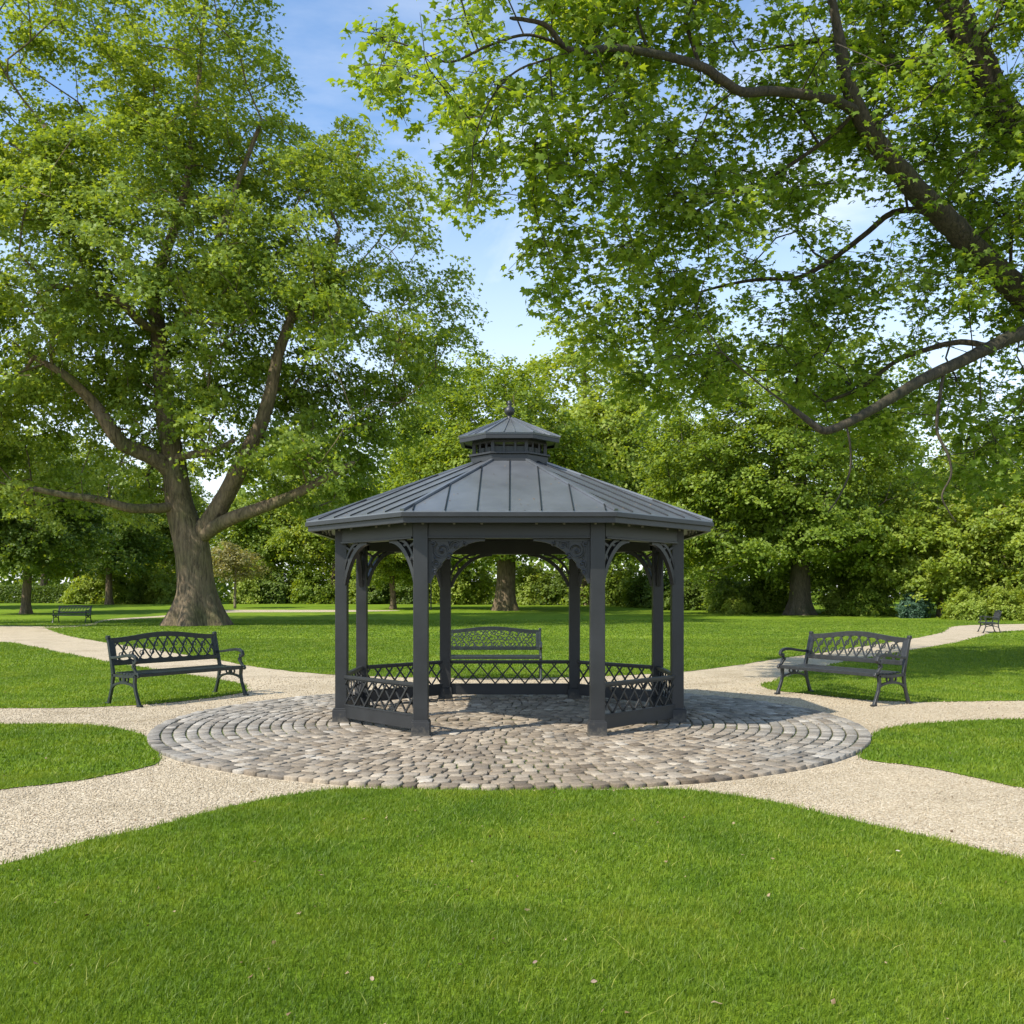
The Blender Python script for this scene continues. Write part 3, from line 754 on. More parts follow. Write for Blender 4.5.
while len(A) < 1600:
    px = rngm.uniform(340, 1480); py = rngm.uniform(-400, 560)
    if not inpoly(np.array([px]), np.array([py]), CAN)[0]: continue
    if (px > 1080 or py < -60) and rngm.random() < 0.62: continue
    fx = min(1, max(0, (px - 350) / 500)); fy = min(1, max(0, py / 400))
    dm = 13.2 + 4.2 * fx + 2.8 * fy
    d = dm + rngm.normal(0, 1.1) + (rngm.uniform(0, 4.0) if rngm.random() < 0.35 else 0)
    p = W(px, py, d)
    g = mnoise.noise(Vector(p * 0.55)) + 0.45 * mnoise.noise(Vector(p * 1.3))
    if g < -0.04 + (0.08 if px < 560 else 0): continue
    A.append(p - T2)
A = np.array(A)
sk.grow(A, tip_r=0.0095, seg=0.45, rng=rngm, maxr=0.07, bend=0.3, sag=0.05)
# twigs inside every leaf cluster
NT = 4
tw_dir = rngm.normal(0, 1, (len(A), NT, 3)); tw_dir[..., 2] = tw_dir[..., 2] * 0.45 - 0.25; tw_dir = nrm(tw_dir)
nb = len(sk.p); tipidx = [sk.near(a) for a in A]
LP = []; LN = []; LD = []; LT = []
for ci in range(len(A)):
    cl_t = rngm.normal(0, 0.1)
    for k in range(NT):
        Lt = rngm.uniform(0.35, 0.75); dv = tw_dir[ci, k]; p = A[ci]; par = tipidx[ci]
        for sgi in range(3):
            p = p + dv * Lt / 3 + np.array([0, 0, -0.02 * sgi]) + rngm.normal(0, 0.02, 3)
            par = sk.add(p, par, 0.006 - 0.0012 * sgi)
            for _ in range(6):
                off = rngm.normal(0, 0.10, 3); off[2] -= 0.05
                LP.append(p + off); LN.append(np.array([0, 0, 0.9]) + rngm.normal(0, 0.5, 3) + np.array([-.12, -.25, 0])); LD.append(dv + nrm(off) * 0.8 + np.array([0, 0, -0.35])); LT.append(0.5 + cl_t + rngm.normal(0, 0.15))
LP = np.array(LP); LN = np.array(LN); LD = np.array(LD); LT = np.array(LT)
drop = np.zeros(len(LP), bool); SP = np.array(sk.p); SR = np.array(sk.r); SP = SP[SR > .085]
for q in SP:
    drop |= (np.hypot(LP[:, 0] - q[0], LP[:, 2] - q[2]) < 0.36) & (LP[:, 1] < q[1]) & (LP[:, 1] > q[1] - 6)
k = ~(drop & (rngm.random(len(LP)) < .78)); LP, LN, LD, LT = LP[k], LN[k], LD[k], LT[k]
link('trunk', sk.mesh('maple_trunk', root_flare(0, 1.8, 0.6, seed=2.0), big=28), BARKM, root2, smooth=True)
link('crown', leaf_mesh('maple_crown', LP, np.array(LN), 0.172 * RNG.uniform(0.55, 1.3, len(LP)), np.array(LT), 'maple', np.array(LD)), ML['maple'], root2)
tag(root2, 'overhanging maple whose long limbs and leaves reach in from the upper right', 'tree')

# --- prototypes and far trees
def place(proto, px, d, s, rz, mat=None, first=False, sz=None, dx=None):
    x = (px - CX) * d / F
    o = proto if first else copy_tree(proto)
    o.location = (x, d, float(H(d)) - 0.05); o.rotation_euler = (0, 0, rz)
    o.scale = (s, s, sz if sz else s)
    if mat:
        for c in o.children:
            if c.name.startswith('crown') or c.name.startswith('foliage'):
                c.material_slots[0].link = 'OBJECT'; c.material_slots[0].material = ML[mat]
    return o
pa = make_tree('broadleaf_tree', (0, 0, 0), [(0, 0, 13, 6.2, 6.2, 7.5), (3.5, 1.5, 9, 4.5, 4.5, 4.5), (-3.8, -1, 8.5, 4.5, 4.5, 4.5), (0.5, -3, 8, 4.5, 4, 4), (-1, 3, 10, 5, 4.5, 5)],
    ([(0, 0, -.3), (0, 0, 2), (0.2, 0, 5), (0, 0.2, 9), (0.2, 0, 13), (0, 0, 17)], [.5, .42, .36, .28, .18, .08]), 420, 110, 1.0, 0.36, ML['mid'], flare=(1.5, .6), seed=31, gap=.04, gs=.2, minz=3.2, maxr=.14, tip=.02)
pb = make_tree('broadleaf_tree', (0, 0, 0), [(0, 0, 15, 5.5, 5.5, 7.2), (2, 3, 10, 5, 4.5, 5), (-3.5, 0, 11, 4.5, 5, 5.5), (3.5, -2, 13, 4, 4, 4.5), (0, -2, 7, 5, 4.5, 3.8)],
    ([(0, 0, -.3), (0.1, 0, 2), (-0.1, 0, 6), (0.3, 0.2, 10), (0.1, 0, 15), (0, 0, 20)], [.55, .45, .38, .3, .2, .07]), 460, 110, 1.0, 0.36, ML['light'], flare=(1.5, .6), seed=32, gap=.05, gs=.22, minz=3.0, maxr=.14, tip=.02)
pl_ = make_tree('low_tree', (0, 0, 0), [(0, 0, 6.5, 4.3, 4.3, 4.8), (2.6, 1, 4.2, 3, 3, 2.8), (-2.6, -.8, 4.4, 3, 3, 2.8), (0, -2, 3.5, 3.2, 2.6, 2.6)],
    ([(0, 0, -.3), (0.25, 0, 1.2), (0.6, 0, 2.6), (0.3, 0, 5), (0, 0, 8)], [.22, .18, .16, .12, .05]), 260, 120, .75, 0.30, ML['light'], bark=BARKP, flare=(.6, .3), seed=33, gap=.0, gs=.35, minz=1.0, maxr=.1, tip=.015)
FT = 'trees at the far edge of the lawn'
far = [ # proto, px, dist, scale, rot, mat, zscale, label
 (pa, 26, 71, 0.76, 0.4, 'dark', 0.72, 'dark spreading tree on the lawn by the left edge, trunk in full view'),
 (pa, 109, 98, 0.78, 1.9, 'dark', 0.80, 'dark tree with straight brown trunk between far left bench and plane trunk'),
 (pb, 45, 112, 0.95, 3.2, 'light', None, 'thin trunked tree behind the left hedge, just right of the leftmost dark tree'),
 (pa, 77, 118, 1.0, 5.1, 'light', None, 'thin trunked tree behind the left hedge above the far left bench'),
 (pb, 164, 112, 0.85, 1.0, 'light', None, 'light green tree rising behind the hedge close left of the plane trunk'),
 (pa, -70, 84, 0.95, 2.2, 'mid', None, 'broad tree cut off by the left edge of the picture'),
 (pa, 268, 108, 0.9, 0.1, 'mid', None, 'mid green tree behind the pale sapling, right of the plane trunk'),
 (pb, 335, 104, 0.85, 2.9, 'light', None, 'light tree seen just left of the gazebo posts beyond the lawn'),
 (pa, 393, 82, 0.60, 4.0, 'mid', 0.55, 'small dark trunked tree seen between the left gazebo posts'),
 (pb, 452, 100, 1.15, 0.7, 'mid', 1.22, 'tall tree rising behind the left side of the gazebo roof'),
 (pb, 585, 94, 1.18, 2.0, 'light', 1.3, 'tall yellow green tree rising behind the right side of the gazebo roof'),
 (pa, 655, 104, 1.1, 1.2, 'light', 1.2, 'tall yellow green tree right of the gazebo cupola, behind the overhanging maple'),
 (pa, 712, 100, 0.95, 5.5, 'mid', None, 'mid green tree between the gazebo and the low skirted tree'),
 (pb, 880, 92, 0.85, 3.8, 'mid', None, 'tree behind the right flank of the low skirted tree'),
 (pb, 965, 82, 0.74, 0.5, 'light', 0.72, 'bright green tree behind the bend of the right path'),
 (pa, 1035, 76, 0.85, 1.5, 'light', 0.76, 'light green tree cut off by the right edge above the far right bench'),
 (pb, 1120, 80, 1.0, 4.4, 'mid', None, 'tall tree beyond the right edge of the picture'),
]
used = set()
for pr, px, d, s, rz, mt, sz, lb in far:
    o = place(pr, px, d, s, rz, mt, first=(id(pr) not in used), sz=sz); used.add(id(pr))
    tag(o, lb, 'tree', FT)
# centre tree behind the gazebo with thick trunk
ct = make_tree('broadleaf_tree', ((505 - CX) * 79 / F, 79, float(H(79)) - .05), [(0, 0, 14.5, 7, 6.5, 7.2), (5, 1, 10, 5, 5, 5), (-5, 0, 10, 5, 5, 5), (0, -3, 8, 6.5, 4.5, 3.8)],
    ([(0, 0, -.3), (0, 0, 2), (0.1, 0, 4.5), (-.3, 0, 8), (0.2, 0, 13), (0, 0, 19)], [.92, .80, .72, .5, .3, .08]), 520, 125, 1.05, 0.33, ML['mid'], flare=(2.2, .5), seed=41, gap=.08, gs=.2, minz=4.6, maxr=.16)
tag(ct, 'tall tree with thick brown trunk straight behind the gazebo', 'tree', FT)
# right low skirted tree
rt = make_tree('skirted_tree', ((800 - CX) * 69 / F, 69, float(H(69)) - .05), [(0, 0, 13.5, 9.0, 8, 8.5), (5.6, -1, 6, 5.2, 5, 4.6), (-7, -1, 6.6, 5.6, 5, 4.6), (-6, 0, 12, 6, 6, 6), (-1, -4, 6.6, 6, 4, 3.2), (1, 3, 6, 6, 4, 4)],
    ([(0, 0, -.3), (0, 0, 1.5), (0.0, 0, 3.5), (.2, 0, 7), (0, 0, 12), (0, 0, 18)], [.85, .75, .66, .5, .3, .08]), 900, 130, 1.0, 0.28, ML['mid'], bark=BARK2, flare=(2.0, .7), seed=43, gap=.02, gs=.22, minz=1.2, flat=.4, maxr=.18)
tag(rt, 'broad bright tree with low drooping branches and dark trunk right of the gazebo', 'tree', FT)
# low trees right
for i, (px, d, s, rz, mt, lb) in enumerate([
    (938, 66, 0.95, 0.3, 'light', 'low light green tree with pale leaning stem left of the far right bench'),
    (1010, 62, 0.9, 2.3, 'light', 'low light green tree right behind the far right bench'),
    (875, 74, 0.75, 4.1, 'mid', 'low tree filling the gap beside the blue green shrub'),
    (1075, 60, 0.9, 5.2, 'mid', 'low tree beyond the right edge of the picture')]):
    tag(place(pl_, px, d, s, rz, mt, first=(i == 0)), lb, 'tree', FT)
# pale sapling
sp = make_tree('sapling', ((235 - CX) * 84 / F, 84, float(H(84)) - .05), [(0, 0, 4.0, 2.6, 2.4, 1.5), (-.8, 0, 4.8, 1.8, 1.8, 1.2)], ([(0, 0, -.2), (0, 0, 1.5), (.05, 0, 3), (0, 0, 5)], [.13, .11, .09, .03]),
    90, 60, .5, 0.22, ML['pale'], bark=BARKP, flare=(.4, .3), seed=51, seg=.5, tip=.012, gap=-.1, minz=2.6)
tag(sp, 'small pale olive sapling with thin stem right of the plane trunk', 'tree')

# shrubs
def make_shrub(seed, E, ncl, per, leaf, mat, rad=.35):
    rng = np.random.default_rng(seed); root = empty('shrub', (0, 0, 0))
    sk = Skel(); sk.limb([(0, 0, -.1), (0, 0, .3), (0, 0, .8)], [.06, .05, .03], sub=3, rng=rng)
    A = ell_points(E, ncl, .5, rng, 0.12, -.2, .6); sk.grow(A, tip_r=.008, seg=.4, rng=rng, maxr=.04)
    link('stem', sk.mesh('shrub_stem'), BARK2, root, smooth=True)
    P, Nn, sz, ti = cluster_leaves(A, per, rad, .8, leaf, np.array([0, 0, .6]), rng=rng, up=.5, outw=.8); P[:, 2] = np.abs(P[:, 2]) 
    link('foliage', leaf_mesh('shrub_foliage', P, Nn, sz, ti), ML[mat], root); return root
s1 = make_shrub(61, [(0, 0, 1.1, 1.9, 1.3, 1.25), (1.2, .2, .8, 1.2, 1, .9), (-1.2, -.1, .9, 1.2, 1, 1.0)], 130, 90, .17, 'dark')
s2 = make_shrub(62, [(0, 0, 1.3, 1.4, 1.2, 1.5), (.8, -.3, .8, 1.1, .9, .9), (-.9, .1, .7, 1.1, 1, .8)], 120, 90, .18, 'light')
SG = 'shrubs along the far edge of the lawn'
shr = [(s2, 95, 101, 1.5, .3, 'light', 'light shrub left of the straight brown trunk behind the far left bench'),
 (s1, 128, 103, 1.4, 1.3, 'mid', 'mid green shrub right of the straight brown trunk behind the far left bench'),
 (s2, 150, 106, 1.7, 2.3, 'light', 'bright yellow green shrub rising over the hedge left of the plane trunk'),
 (s1, 172, 104, 1.6, 4.1, 'light', 'bright shrub touching the plane trunk on its left side'),
 (s2, 252, 103, 1.7, 5.0, 'light', 'bright shrub just right of the sapling stem'),
 (s1, 286, 104, 1.6, .9, 'dark', 'dark shrub between the sapling and the gazebo'),
 (s2, 312, 102, 1.5, 3.0, 'mid', 'mid green shrub just left of the leftmost gazebo post'),
 (s1, 353, 103, 1.6, 2.0, 'light', 'light shrub seen between the first two gazebo posts'),
 (s2, 378, 101, 1.3, 1.1, 'dark', 'dark shrub left of the small trunk in the left gazebo opening'),
 (s1, 412, 102, 1.5, 4.0, 'dark', 'dark shrub right of the small trunk in the left gazebo opening'),
 (s2, 436, 103, 1.6, 5.6, 'mid', 'mid green shrub behind the left front gazebo post'),
 (s1, 470, 99, 1.7, .5, 'light', 'light shrub left of the thick trunk in the gazebo opening'),
 (s2, 532, 98, 1.6, 1.7, 'light', 'light shrub right of the thick trunk in the gazebo opening'),
 (s1, 560, 96, 1.5, 2.9, 'dark', 'dark shrub left of the right rear gazebo post'),
 (s2, 590, 95, 1.6, 3.7, 'mid', 'mid green shrub behind the right front gazebo post'),
 (s1, 622, 93, 1.7, 4.6, 'mid', 'shaded shrub seen in the right gazebo opening'),
 (s1, 655, 86, 1.6, 5.3, 'dark', 'dark shrub behind the rightmost gazebo posts'),
 (s2, 690, 80, 1.2, .2, 'dark', 'dark shrub just right of the gazebo at the lawn edge'),
 (s1, 728, 76, 1.35, 1.2, 'mid', 'deeply shaded shrub left of the low skirted tree'),
 (s2, 762, 75, 1.3, 2.6, 'mid', 'mid green shrub close left of the dark trunk'),
 (s1, 735, 70, 0.55, 3.3, 'light', 'low pale shrub on the lawn edge left of the dark trunk'),
 (s1, 838, 71, .9, 3.9, 'light', 'shrub close right of the dark trunk'),
 (s2, 868, 67, .95, 5.9, 'mid', 'mid green shrub between the dark trunk and the blue green shrub'),
 (s1, 916, 63.5, 0.72, .8, 'blue', 'blue green shrub beside the end of the right path'),
 (s1, 965, 60, 0.8, 1.6, 'light', 'low light shrub left of the far right bench'),
 (s2, 1003, 59, 0.75, 2.7, 'light', 'low light shrub just behind the far right bench'),
 (s1, 1035, 58, 0.9, 4.9, 'light', 'low light shrub cut off by the right edge')]
used = set()
for pr, px, d, s, rz, mt, lb in shr:
    o = place(pr, px, d, s, rz, mt, first=(id(pr) not in used)); used.add(id(pr)); tag(o, lb, 'shrub', SG)
def hedge(x0, x1, y, hgt, dep, lb, seed, mat='dark'):
    rng = np.random.default_rng(seed); n = int((x1 - x0) * hgt * 330)
    P = np.stack([rng.uniform(x0, x1, n), y + rng.uniform(-dep / 2, dep / 2, n), rng.uniform(0, hgt, n)], 1)
    sd = rng.random(n) < .5; P[sd, 1] = y - dep / 2 + rng.normal(0, .07, sd.sum())
    tp = ~sd & (rng.random(n) < .4); P[tp, 2] = hgt + rng.normal(0, .07, tp.sum())
    P[:, 2] += .08 * np.sin(P[:, 0] * 1.1) * P[:, 2] / hgt + float(H(y))
    Nn = rng.normal(0, .6, (n, 3)) + np.array([0, -.5, .5])
    loc = np.array([(x0 + x1) / 2, y, 0.0])
    root = empty('hedge', tuple(loc))
    link('foliage', leaf_mesh('hedge_foliage', P - loc, Nn, .22 * rng.uniform(.7, 1.3, n), rng.normal(.5, .2, n)), ML[mat], root)
    b = MB()
    k = int((x1 - x0) / 0.9)
    for i in range(k):
        xx = x0 - loc[0] + .4 + i * .9; b.tube([(xx, 0, float(H(y)) - .1), (xx + .1, .05, float(H(y)) + hgt * .8)], [.05, .02], 5)
    b.build('stem', BARK2, root)
    tag(root, lb, 'hedge')
hedge(-68, -44, 107, 1.9, 1.6, 'clipped dark hedge at the far left edge of the lawn', 71)
hedge(-42.5, -34, 108, 2.0, 1.6, 'clipped dark hedge just left of the plane trunk', 72)
# distant woodland mass closing the view
rng = np.random.default_rng(81); n = 90000
th = rng.uniform(-1.05, 1.05, n); dd = rng.uniform(124, 150, n); top = 15 + 4 * np.sin(th * 23) + 3 * np.sin(th * 61 + 1) + 2 * np.sin(th * 131)
z = rng.random(n) ** 1.2 * top
x = np.sin(th) * dd * 1.25; y = np.cos(th) * 40 + dd - 38
k = mnoise
Nn = rng.normal(0, .6, (n, 3)) + np.array([0, -.5, .5])
me = leaf_mesh('woodland', np.stack([x, y, z + .8], 1), Nn, 0.85 * rng.uniform(.6, 1.3, n), rng.normal(.45, .2, n))
tag(link('distant_woodland', me, ML['mid']), 'dark mass of woodland closing the view behind the far trees', 'woodland', kind='stuff')

# ------------------------------------------------------------------ gazebo
m_, nt_, _, lk_ = newmat('dusty_dark_paint'); M_BASE = m_
o_ = N(nt_, 'ShaderNodeOutputMaterial'); p_ = N(nt_, 'ShaderNodeBsdfPrincipled'); tc_ = N(nt_, 'ShaderNodeTexCoord')
n_ = noise(nt_, 22, 6, .7, tc_.outputs['Object']); sp_z = N(nt_, 'ShaderNodeSeparateXYZ'); lk_.new(tc_.outputs['Object'], sp_z.inputs[0])
ms_ = N(nt_, 'ShaderNodeMath', operation='MULTIPLY_ADD'); ms_.inputs[1].default_value = -2.2; lk_.new(sp_z.outputs[2], ms_.inputs[0]); lk_.new(n_.outputs[0], ms_.inputs[2])
r_ = ramp(nt_, [(.22, (.024, .025, .026)), (.58, (.12, .105, .08))]); lk_.new(ms_.outputs[0], r_.inputs[0]); lk_.new(r_.outputs[0], p_.inputs['Base Color'])
p_.inputs['Roughness'].default_value = .6; lk_.new(p_.outputs[0], o_.inputs[0])
GX, GY = -0.03, 11.95
gz = empty('gazebo', (GX, GY, 0.0))
tag(gz, 'dark grey octagonal gazebo with standing seam metal roof on the paved circle', 'gazebo')
PO = [(-.936, -1.85), (.936, -1.85), (1.975, -.75), (1.975, .75), (.936, 1.85), (-.936, 1.85), (-1.975, .75), (-1.975, -.75)]
Z0 = 0.03
def facing(i):  # outward angle of the post: average of its two sides, snapped so the four front/back posts stay square
    return 0.0 if i in (0, 1, 4, 5) else math.pi / 2
PH = 2.28
for i, (x, y) in enumerate(PO):
    pw_ = .155 if abs(x) < 1 else .138
    b = MB(); b.box((x, y, Z0 + PH / 2), (pw_, pw_, PH))
    po = b.build('post', M_PAINT, gz, bevel=.006)
    b = MB(); b.box((x, y, Z0 + .075), (.195, .195, .15)); b.box((x, y, Z0 + .158), (.18, .18, .016))
    b.box((x, y, Z0 + .006), (.225, .225, .012))
    b.build('post_base', M_BASE, po, bevel=.005)
def side_frame(i):
    a = Vector((*PO[i], 0)); c = Vector((*PO[(i + 1) % 8], 0)); d = (c - a); L = d.length; d.normalize()
    nrmv = Vector((d.y, -d.x, 0))
    # columns: u along side, v outward, w up
    return Matrix(((d.x, nrmv.x, 0, a.x), (d.y, nrmv.y, 0, a.y), (0, 0, 1, 0), (0, 0, 0, 1))), L
BZ0, BZ1 = 2.12, 2.31
for i in range(8):
    M, L = side_frame(i)
    b = MB(); e = .078
    b.box((L / 2, 0, (BZ0 + BZ1) / 2), (L - 2 * e, .11, BZ1 - BZ0), M); 
    b.box((L / 2, 0.062, BZ0 + .012), (L - 2 * e, .02, .024), M)
    b.build('beam', M_PAINT, gz, bevel=.004)
    # brackets
    bw = .60 if i in (0, 4) else .46; bh = .47
    for side in (0, 1):
        b = MB(); sg = 1 if side == 0 else -1; u0 = .078 if side == 0 else L - .078
        def P(u, w, v=0): return (u0 + sg * u, v, BZ0 + w)
        t0 = .45
        def AP(s_, k_=1.0):
            t = t0 + (math.pi / 2 - t0) * s_
            return bw * k_ * (math.cos(t0) - math.cos(t)) / math.cos(t0), -bh * k_ * (1 - (math.sin(t) - math.sin(t0)) / (1 - math.sin(t0)))
        arc = [P(*AP(s_)) for s_ in np.linspace(0, 1, 16)]
        b.bar(arc, .05, .05, up=(0, 1, 0), M=M)
        if i == 0:
            # spandrel plate with raised scrollwork
            poly = [P(0.004, -.004, .012), P(0.004, -bh * .93, .012)] + [P(AP(s_)[0], AP(s_)[1], .012) for s_ in np.linspace(.08, .96, 9)]
            poly = [M @ Vector(q) for q in poly]
            b.prism(poly, (M.to_3x3() @ Vector((0, -.02, 0))))
            b.bar([P(.012, -.02, 0), P(.012, -bh, 0)], .028, .045, up=(0, 1, 0), M=M)
            b.bar([P(0, -.014, 0), P(bw * .9, -.014, 0)], .028, .045, up=(0, 1, 0), M=M)
            for v in (.020, -.020):
                for (cu, cw, r, turns, ph, dr) in ((.145, -.125, .095, 1.6, 2.2, 1), (.085, -.27, .055, 1.4, .3, -1), (.29, -.075, .055, 1.4, 3.6, -1), (.065, -.36, .032, 1.2, 1.0, 1), (.39, -.05, .03, 1.2, 2.0, 1), (.05, -.05, .03, 1.2, 4.5, 1), (.22, -.19, .04, 1.2, .5, 1)):
                    sp_ = []
                    for k2 in range(18):
                        t = k2 / 17; rr = r * (1 - .82 * t); a2 = ph + dr * t * turns * 2 * math.pi
                        sp_.append(P(cu + rr * math.cos(a2), cw + rr * math.sin(a2), v))
                    b.tube(sp_, [.013 * (1 - .4 * k2 / 17) for k2 in range(18)], 6, M=M)
                    b.tube([P(cu - .012, cw, v), P(cu + .012, cw, v)], .014, 6, M=M)
                for k2 in range(7):
                    t = .3 + k2 * .16; cu, cw = AP((t - .3) / 1.2)[0] - .035, AP((t - .3) / 1.2)[1] + .05
                    if cu < .03 or cw > -.03: continue
                    b.tube([P(cu, cw, v), P(cu - .02, cw + .035, v)], [.014, .003], 5, M=M)
        else:
            arc2 = [P(*AP(s_, .62)) for s_ in np.linspace(0, 1, 12)]
            b.bar(arc2, .032, .04, up=(0, 1, 0), M=M)
            for t in (.3, .62):
                q1 = P(*AP(t)); q2 = P(*AP(t, .62))
                b.bar([q1, q2], .026, .03, up=(0, 1, 0), M=M)
            b.bar([P(*AP(.5, .62)), P(0.0, -.03)], .026, .03, up=(0, 1, 0), M=M)
        o = b.build('scroll_bracket' if i == 0 else 'bracket', M_PAINT, gz, bevel=0)
    if i == 0: continue
    # railing
    b = MB(); u1, u2 = .078, L - .078
    b.box((L / 2, 0, .565), (u2 - u1, .06, .035), M); b.box((L / 2, 0, .540), (u2 - u1, .035, .016), M)
    rail = b.build('railing', M_PAINT, gz, bevel=.004)
    b = MB(); b.box((L / 2, 0, .155), (u2 - u1, .045, .14), M); b.box((L / 2, 0, .235), (u2 - u1, .055, .02), M)
    b.build('kick_board', M_PAINT, rail, bevel=.003)
    b = MB(); z0, z1 = .245, .533; hh = z1 - z0; W_ = u2 - u1; pitch = W_ / round(W_ / .205); run = hh / math.tan(R(50))
    for k2 in range(-2, int(W_ / pitch) + 3):
        for sg in (1, -1):
            ua = u1 + k2 * pitch + (0 if sg > 0 else 0); ub = ua + sg * run
            p, q_ = np.array([ua, z0]), np.array([ub, z1])
            # clip to panel
            def clip(p, q_):
                d = q_ - p; t0, t1 = 0, 1
                for lo_, hi_ in ((u1, u2),):
                    if abs(d[0]) > 1e-9:
                        ta, tb = (lo_ - p[0]) / d[0], (hi_ - p[0]) / d[0]
                        if ta > tb: ta, tb = tb, ta
                        t0, t1 = max(t0, ta), min(t1, tb)
                return (p + d * t0, p + d * t1) if t1 - t0 > .03 else None
            r_ = clip(p, q_)
            if r_: 
                v = .008 * sg
                b.bar([(r_[0][0], v, r_[0][1]), (r_[1][0], v, r_[1][1])], .020, .014, up=(0, 1, 0), M=M)
    b.build('lattice', M_PAINT, rail)
# roof
EV = [(-1.10, -2.20), (1.10, -2.20), (2.38, -.82), (2.38, .82), (1.10, 2.20), (-1.10, 2.20), (-2.38, .82), (-2.38, -.82)]
KR = .19; ZE, ZR = 2.385, 3.16
RG = [(x * KR, y * KR) for x, y in EV]
b = MB()
bm = b.bm
eo = [bm.verts.new((x, y, ZE)) for x, y in EV]; ro = [bm.verts.new((x, y, ZR)) for x, y in RG]
ei = [bm.verts.new((x, y, ZE - .035)) for x, y in EV]; ri = [bm.verts.new((x, y, ZR - .045)) for x, y in RG]
for i in range(8):
    j = (i + 1) % 8
    bm.faces.new((eo[i], eo[j], ro[j], ro[i])); bm.faces.new((ei[j], ei[i], ri[i], ri[j])); bm.faces.new((ei[i], ei[j], eo[j], eo[i]))
    bm.faces.new((ro[i], ro[j], ri[j], ri[i]))
roof = b.build('roof', M_ROOF, gz)
b = MB()
for i in range(8):
    j = (i + 1) % 8
    A0 = Vector((*EV[i], ZE)); B0 = Vector((*EV[j], ZE)); C0 = Vector((*RG[i], ZR)); D0 = Vector((*RG[j], ZR))
    e = (B0 - A0); L = e.length; e.normalize(); mid = (A0 + B0) / 2; up_ = ((C0 + D0) / 2 - mid); S = up_.length; up_.normalize(); nn = e.cross(up_).normalized()
    if nn.z < 0: nn = -nn
    half = L / 2; htop = (D0 - C0).length / 2; step = .33; k2 = 0
    pos = [0.0]
    k2 = 1
    while k2 * step < half - .06: pos += [k2 * step, -k2 * step]; k2 += 1
    for u in pos:
        s1_ = S if abs(u) <= htop else S * (half - abs(u)) / (half - htop)
        b.bar([mid + e * u - up_ * .005 + nn * .012, mid + e * u + up_ * (s1_ - .01) + nn * .012], .007, .015, up=nn)
b.build('standing_seam', M_PAINT, roof)  # dark colour stands in for the shaded side of the seams
b = MB()
for i in range(8):
    a = Vector((*EV[i], ZE + .012)); c = Vector((*RG[i], ZR + .012)); b.bar([a, c], .045, .022, up=(0, 0, 1))
b.build('hip_cap', M_ROOF, roof)
def ring_prism(b, O, I, z0, z1):
    bm = b.bm; n = len(O)
    A = [bm.verts.new((x, y, z0)) for x, y in O]; B = [bm.verts.new((x, y, z1)) for x, y in O]
    C = [bm.verts.new((x, y, z0)) for x, y in I]; D = [bm.verts.new((x, y, z1)) for x, y in I]
    for i in range(n):
        j = (i + 1) % n
        bm.faces.new((A[i], A[j], B[j], B[i])); bm.faces.new((C[j], C[i], D[i], D[j])); bm.faces.new((B[i], B[j], D[j], D[i])); bm.faces.new((A[j], A[i], C[i], C[j]))
def sc(P, k): return [(x * k, y * k) for x, y in P]
b = MB(); ring_prism(b, sc(EV, .992), sc(EV, .975), 2.265, 2.349); ring_prism(b, sc(EV, 1.006), sc(EV, .9935), 2.325, 2.372)
b.build('fascia', M_PAINT, roof, bevel=.003)
b = MB(); ring_prism(b, sc(EV, .974), sc(PO, .97), 2.312, 2.330); b.build('soffit', M_PAINT, roof)
M_PEG = metal_mat('pale_peg', (.16, .15, .13), .6, 0)
b = MB(); b.tube([(0, 0, .03), (0, 0, -.028)], [.016, .013], 8); peg = b.build('rafter_peg', M_PEG, roof)
for i in range(8):
    a = Vector((*sc(EV, .93)[i], 2.285)); c = Vector((*sc(EV, .93)[(i + 1) % 8], 2.285))
    for t in (.06, .22, .36, .64, .78, .94):
        if i == 0 and t == .06: o = peg
        else: o = peg.copy(); COL.objects.link(o); o.parent = roof
        o.location = a.lerp(c, t)
# rafters under the roof
b = MB()
for i in range(8):
    a = Vector((*sc(PO, .96)[i], 2.33)); c = Vector((*sc(RG, 1.0)[i], 3.06)); b.bar([a, c], .06, .09)
b.build('rafter', M_PAINT, roof)
# cupola
cu = MB(); CO = [(x * .2, y * .2) for x, y in EV]
ring_prism(cu, sc(CO, 1.0), sc(CO, .80), 3.14, 3.235); ring_prism(cu, sc(CO, 1.06), sc(CO, .80), 3.237, 3.262)
cup = cu.build('cupola', M_PAINT, gz, bevel=.004)
cu = MB(); inn = sc(CO, .93)
for i in range(8):
    a = Vector((*inn[i], 3.26)); c = Vector((*inn[(i + 1) % 8], 3.26)); cu.bar([a, a + Vector((0, 0, .15))], .04, .04, up=(1, 0, 0))
    for t in (.33, .67):
        p = a.lerp(c, t); cu.bar([p, p + Vector((0, 0, .15))], .024, .024, up=(1, 0, 0))
ring_prism(cu, sc(CO, .96), sc(CO, .86), 3.385, 3.43)
cu.build('window_frame', M_PAINT, cup)
cu = MB(); ring_prism(cu, sc(CO, .84), sc(CO, .82), 3.262, 3.34); cu.build('louver', M_IRON, cup)
CE = [(x * .265, y * .262) for x, y in EV]
cu = MB(); bm = cu.bm
eo = [bm.verts.new((x, y, 3.475)) for x, y in CE]; ei = [bm.verts.new((x * .98, y * .98, 3.455)) for x, y in CE]
to = [bm.verts.new((x * .09, y * .09, 3.74)) for x, y in CE]
for i in range(8):
    j = (i + 1) % 8; bm.faces.new((eo[i], eo[j], to[j], to[i])); bm.faces.new((ei[i], ei[j], eo[j], eo[i]))
bm.faces.new(ei[::-1]); bm.faces.new(to)
cr = cu.build('cupola_roof', M_ROOF, gz)
cu = MB()
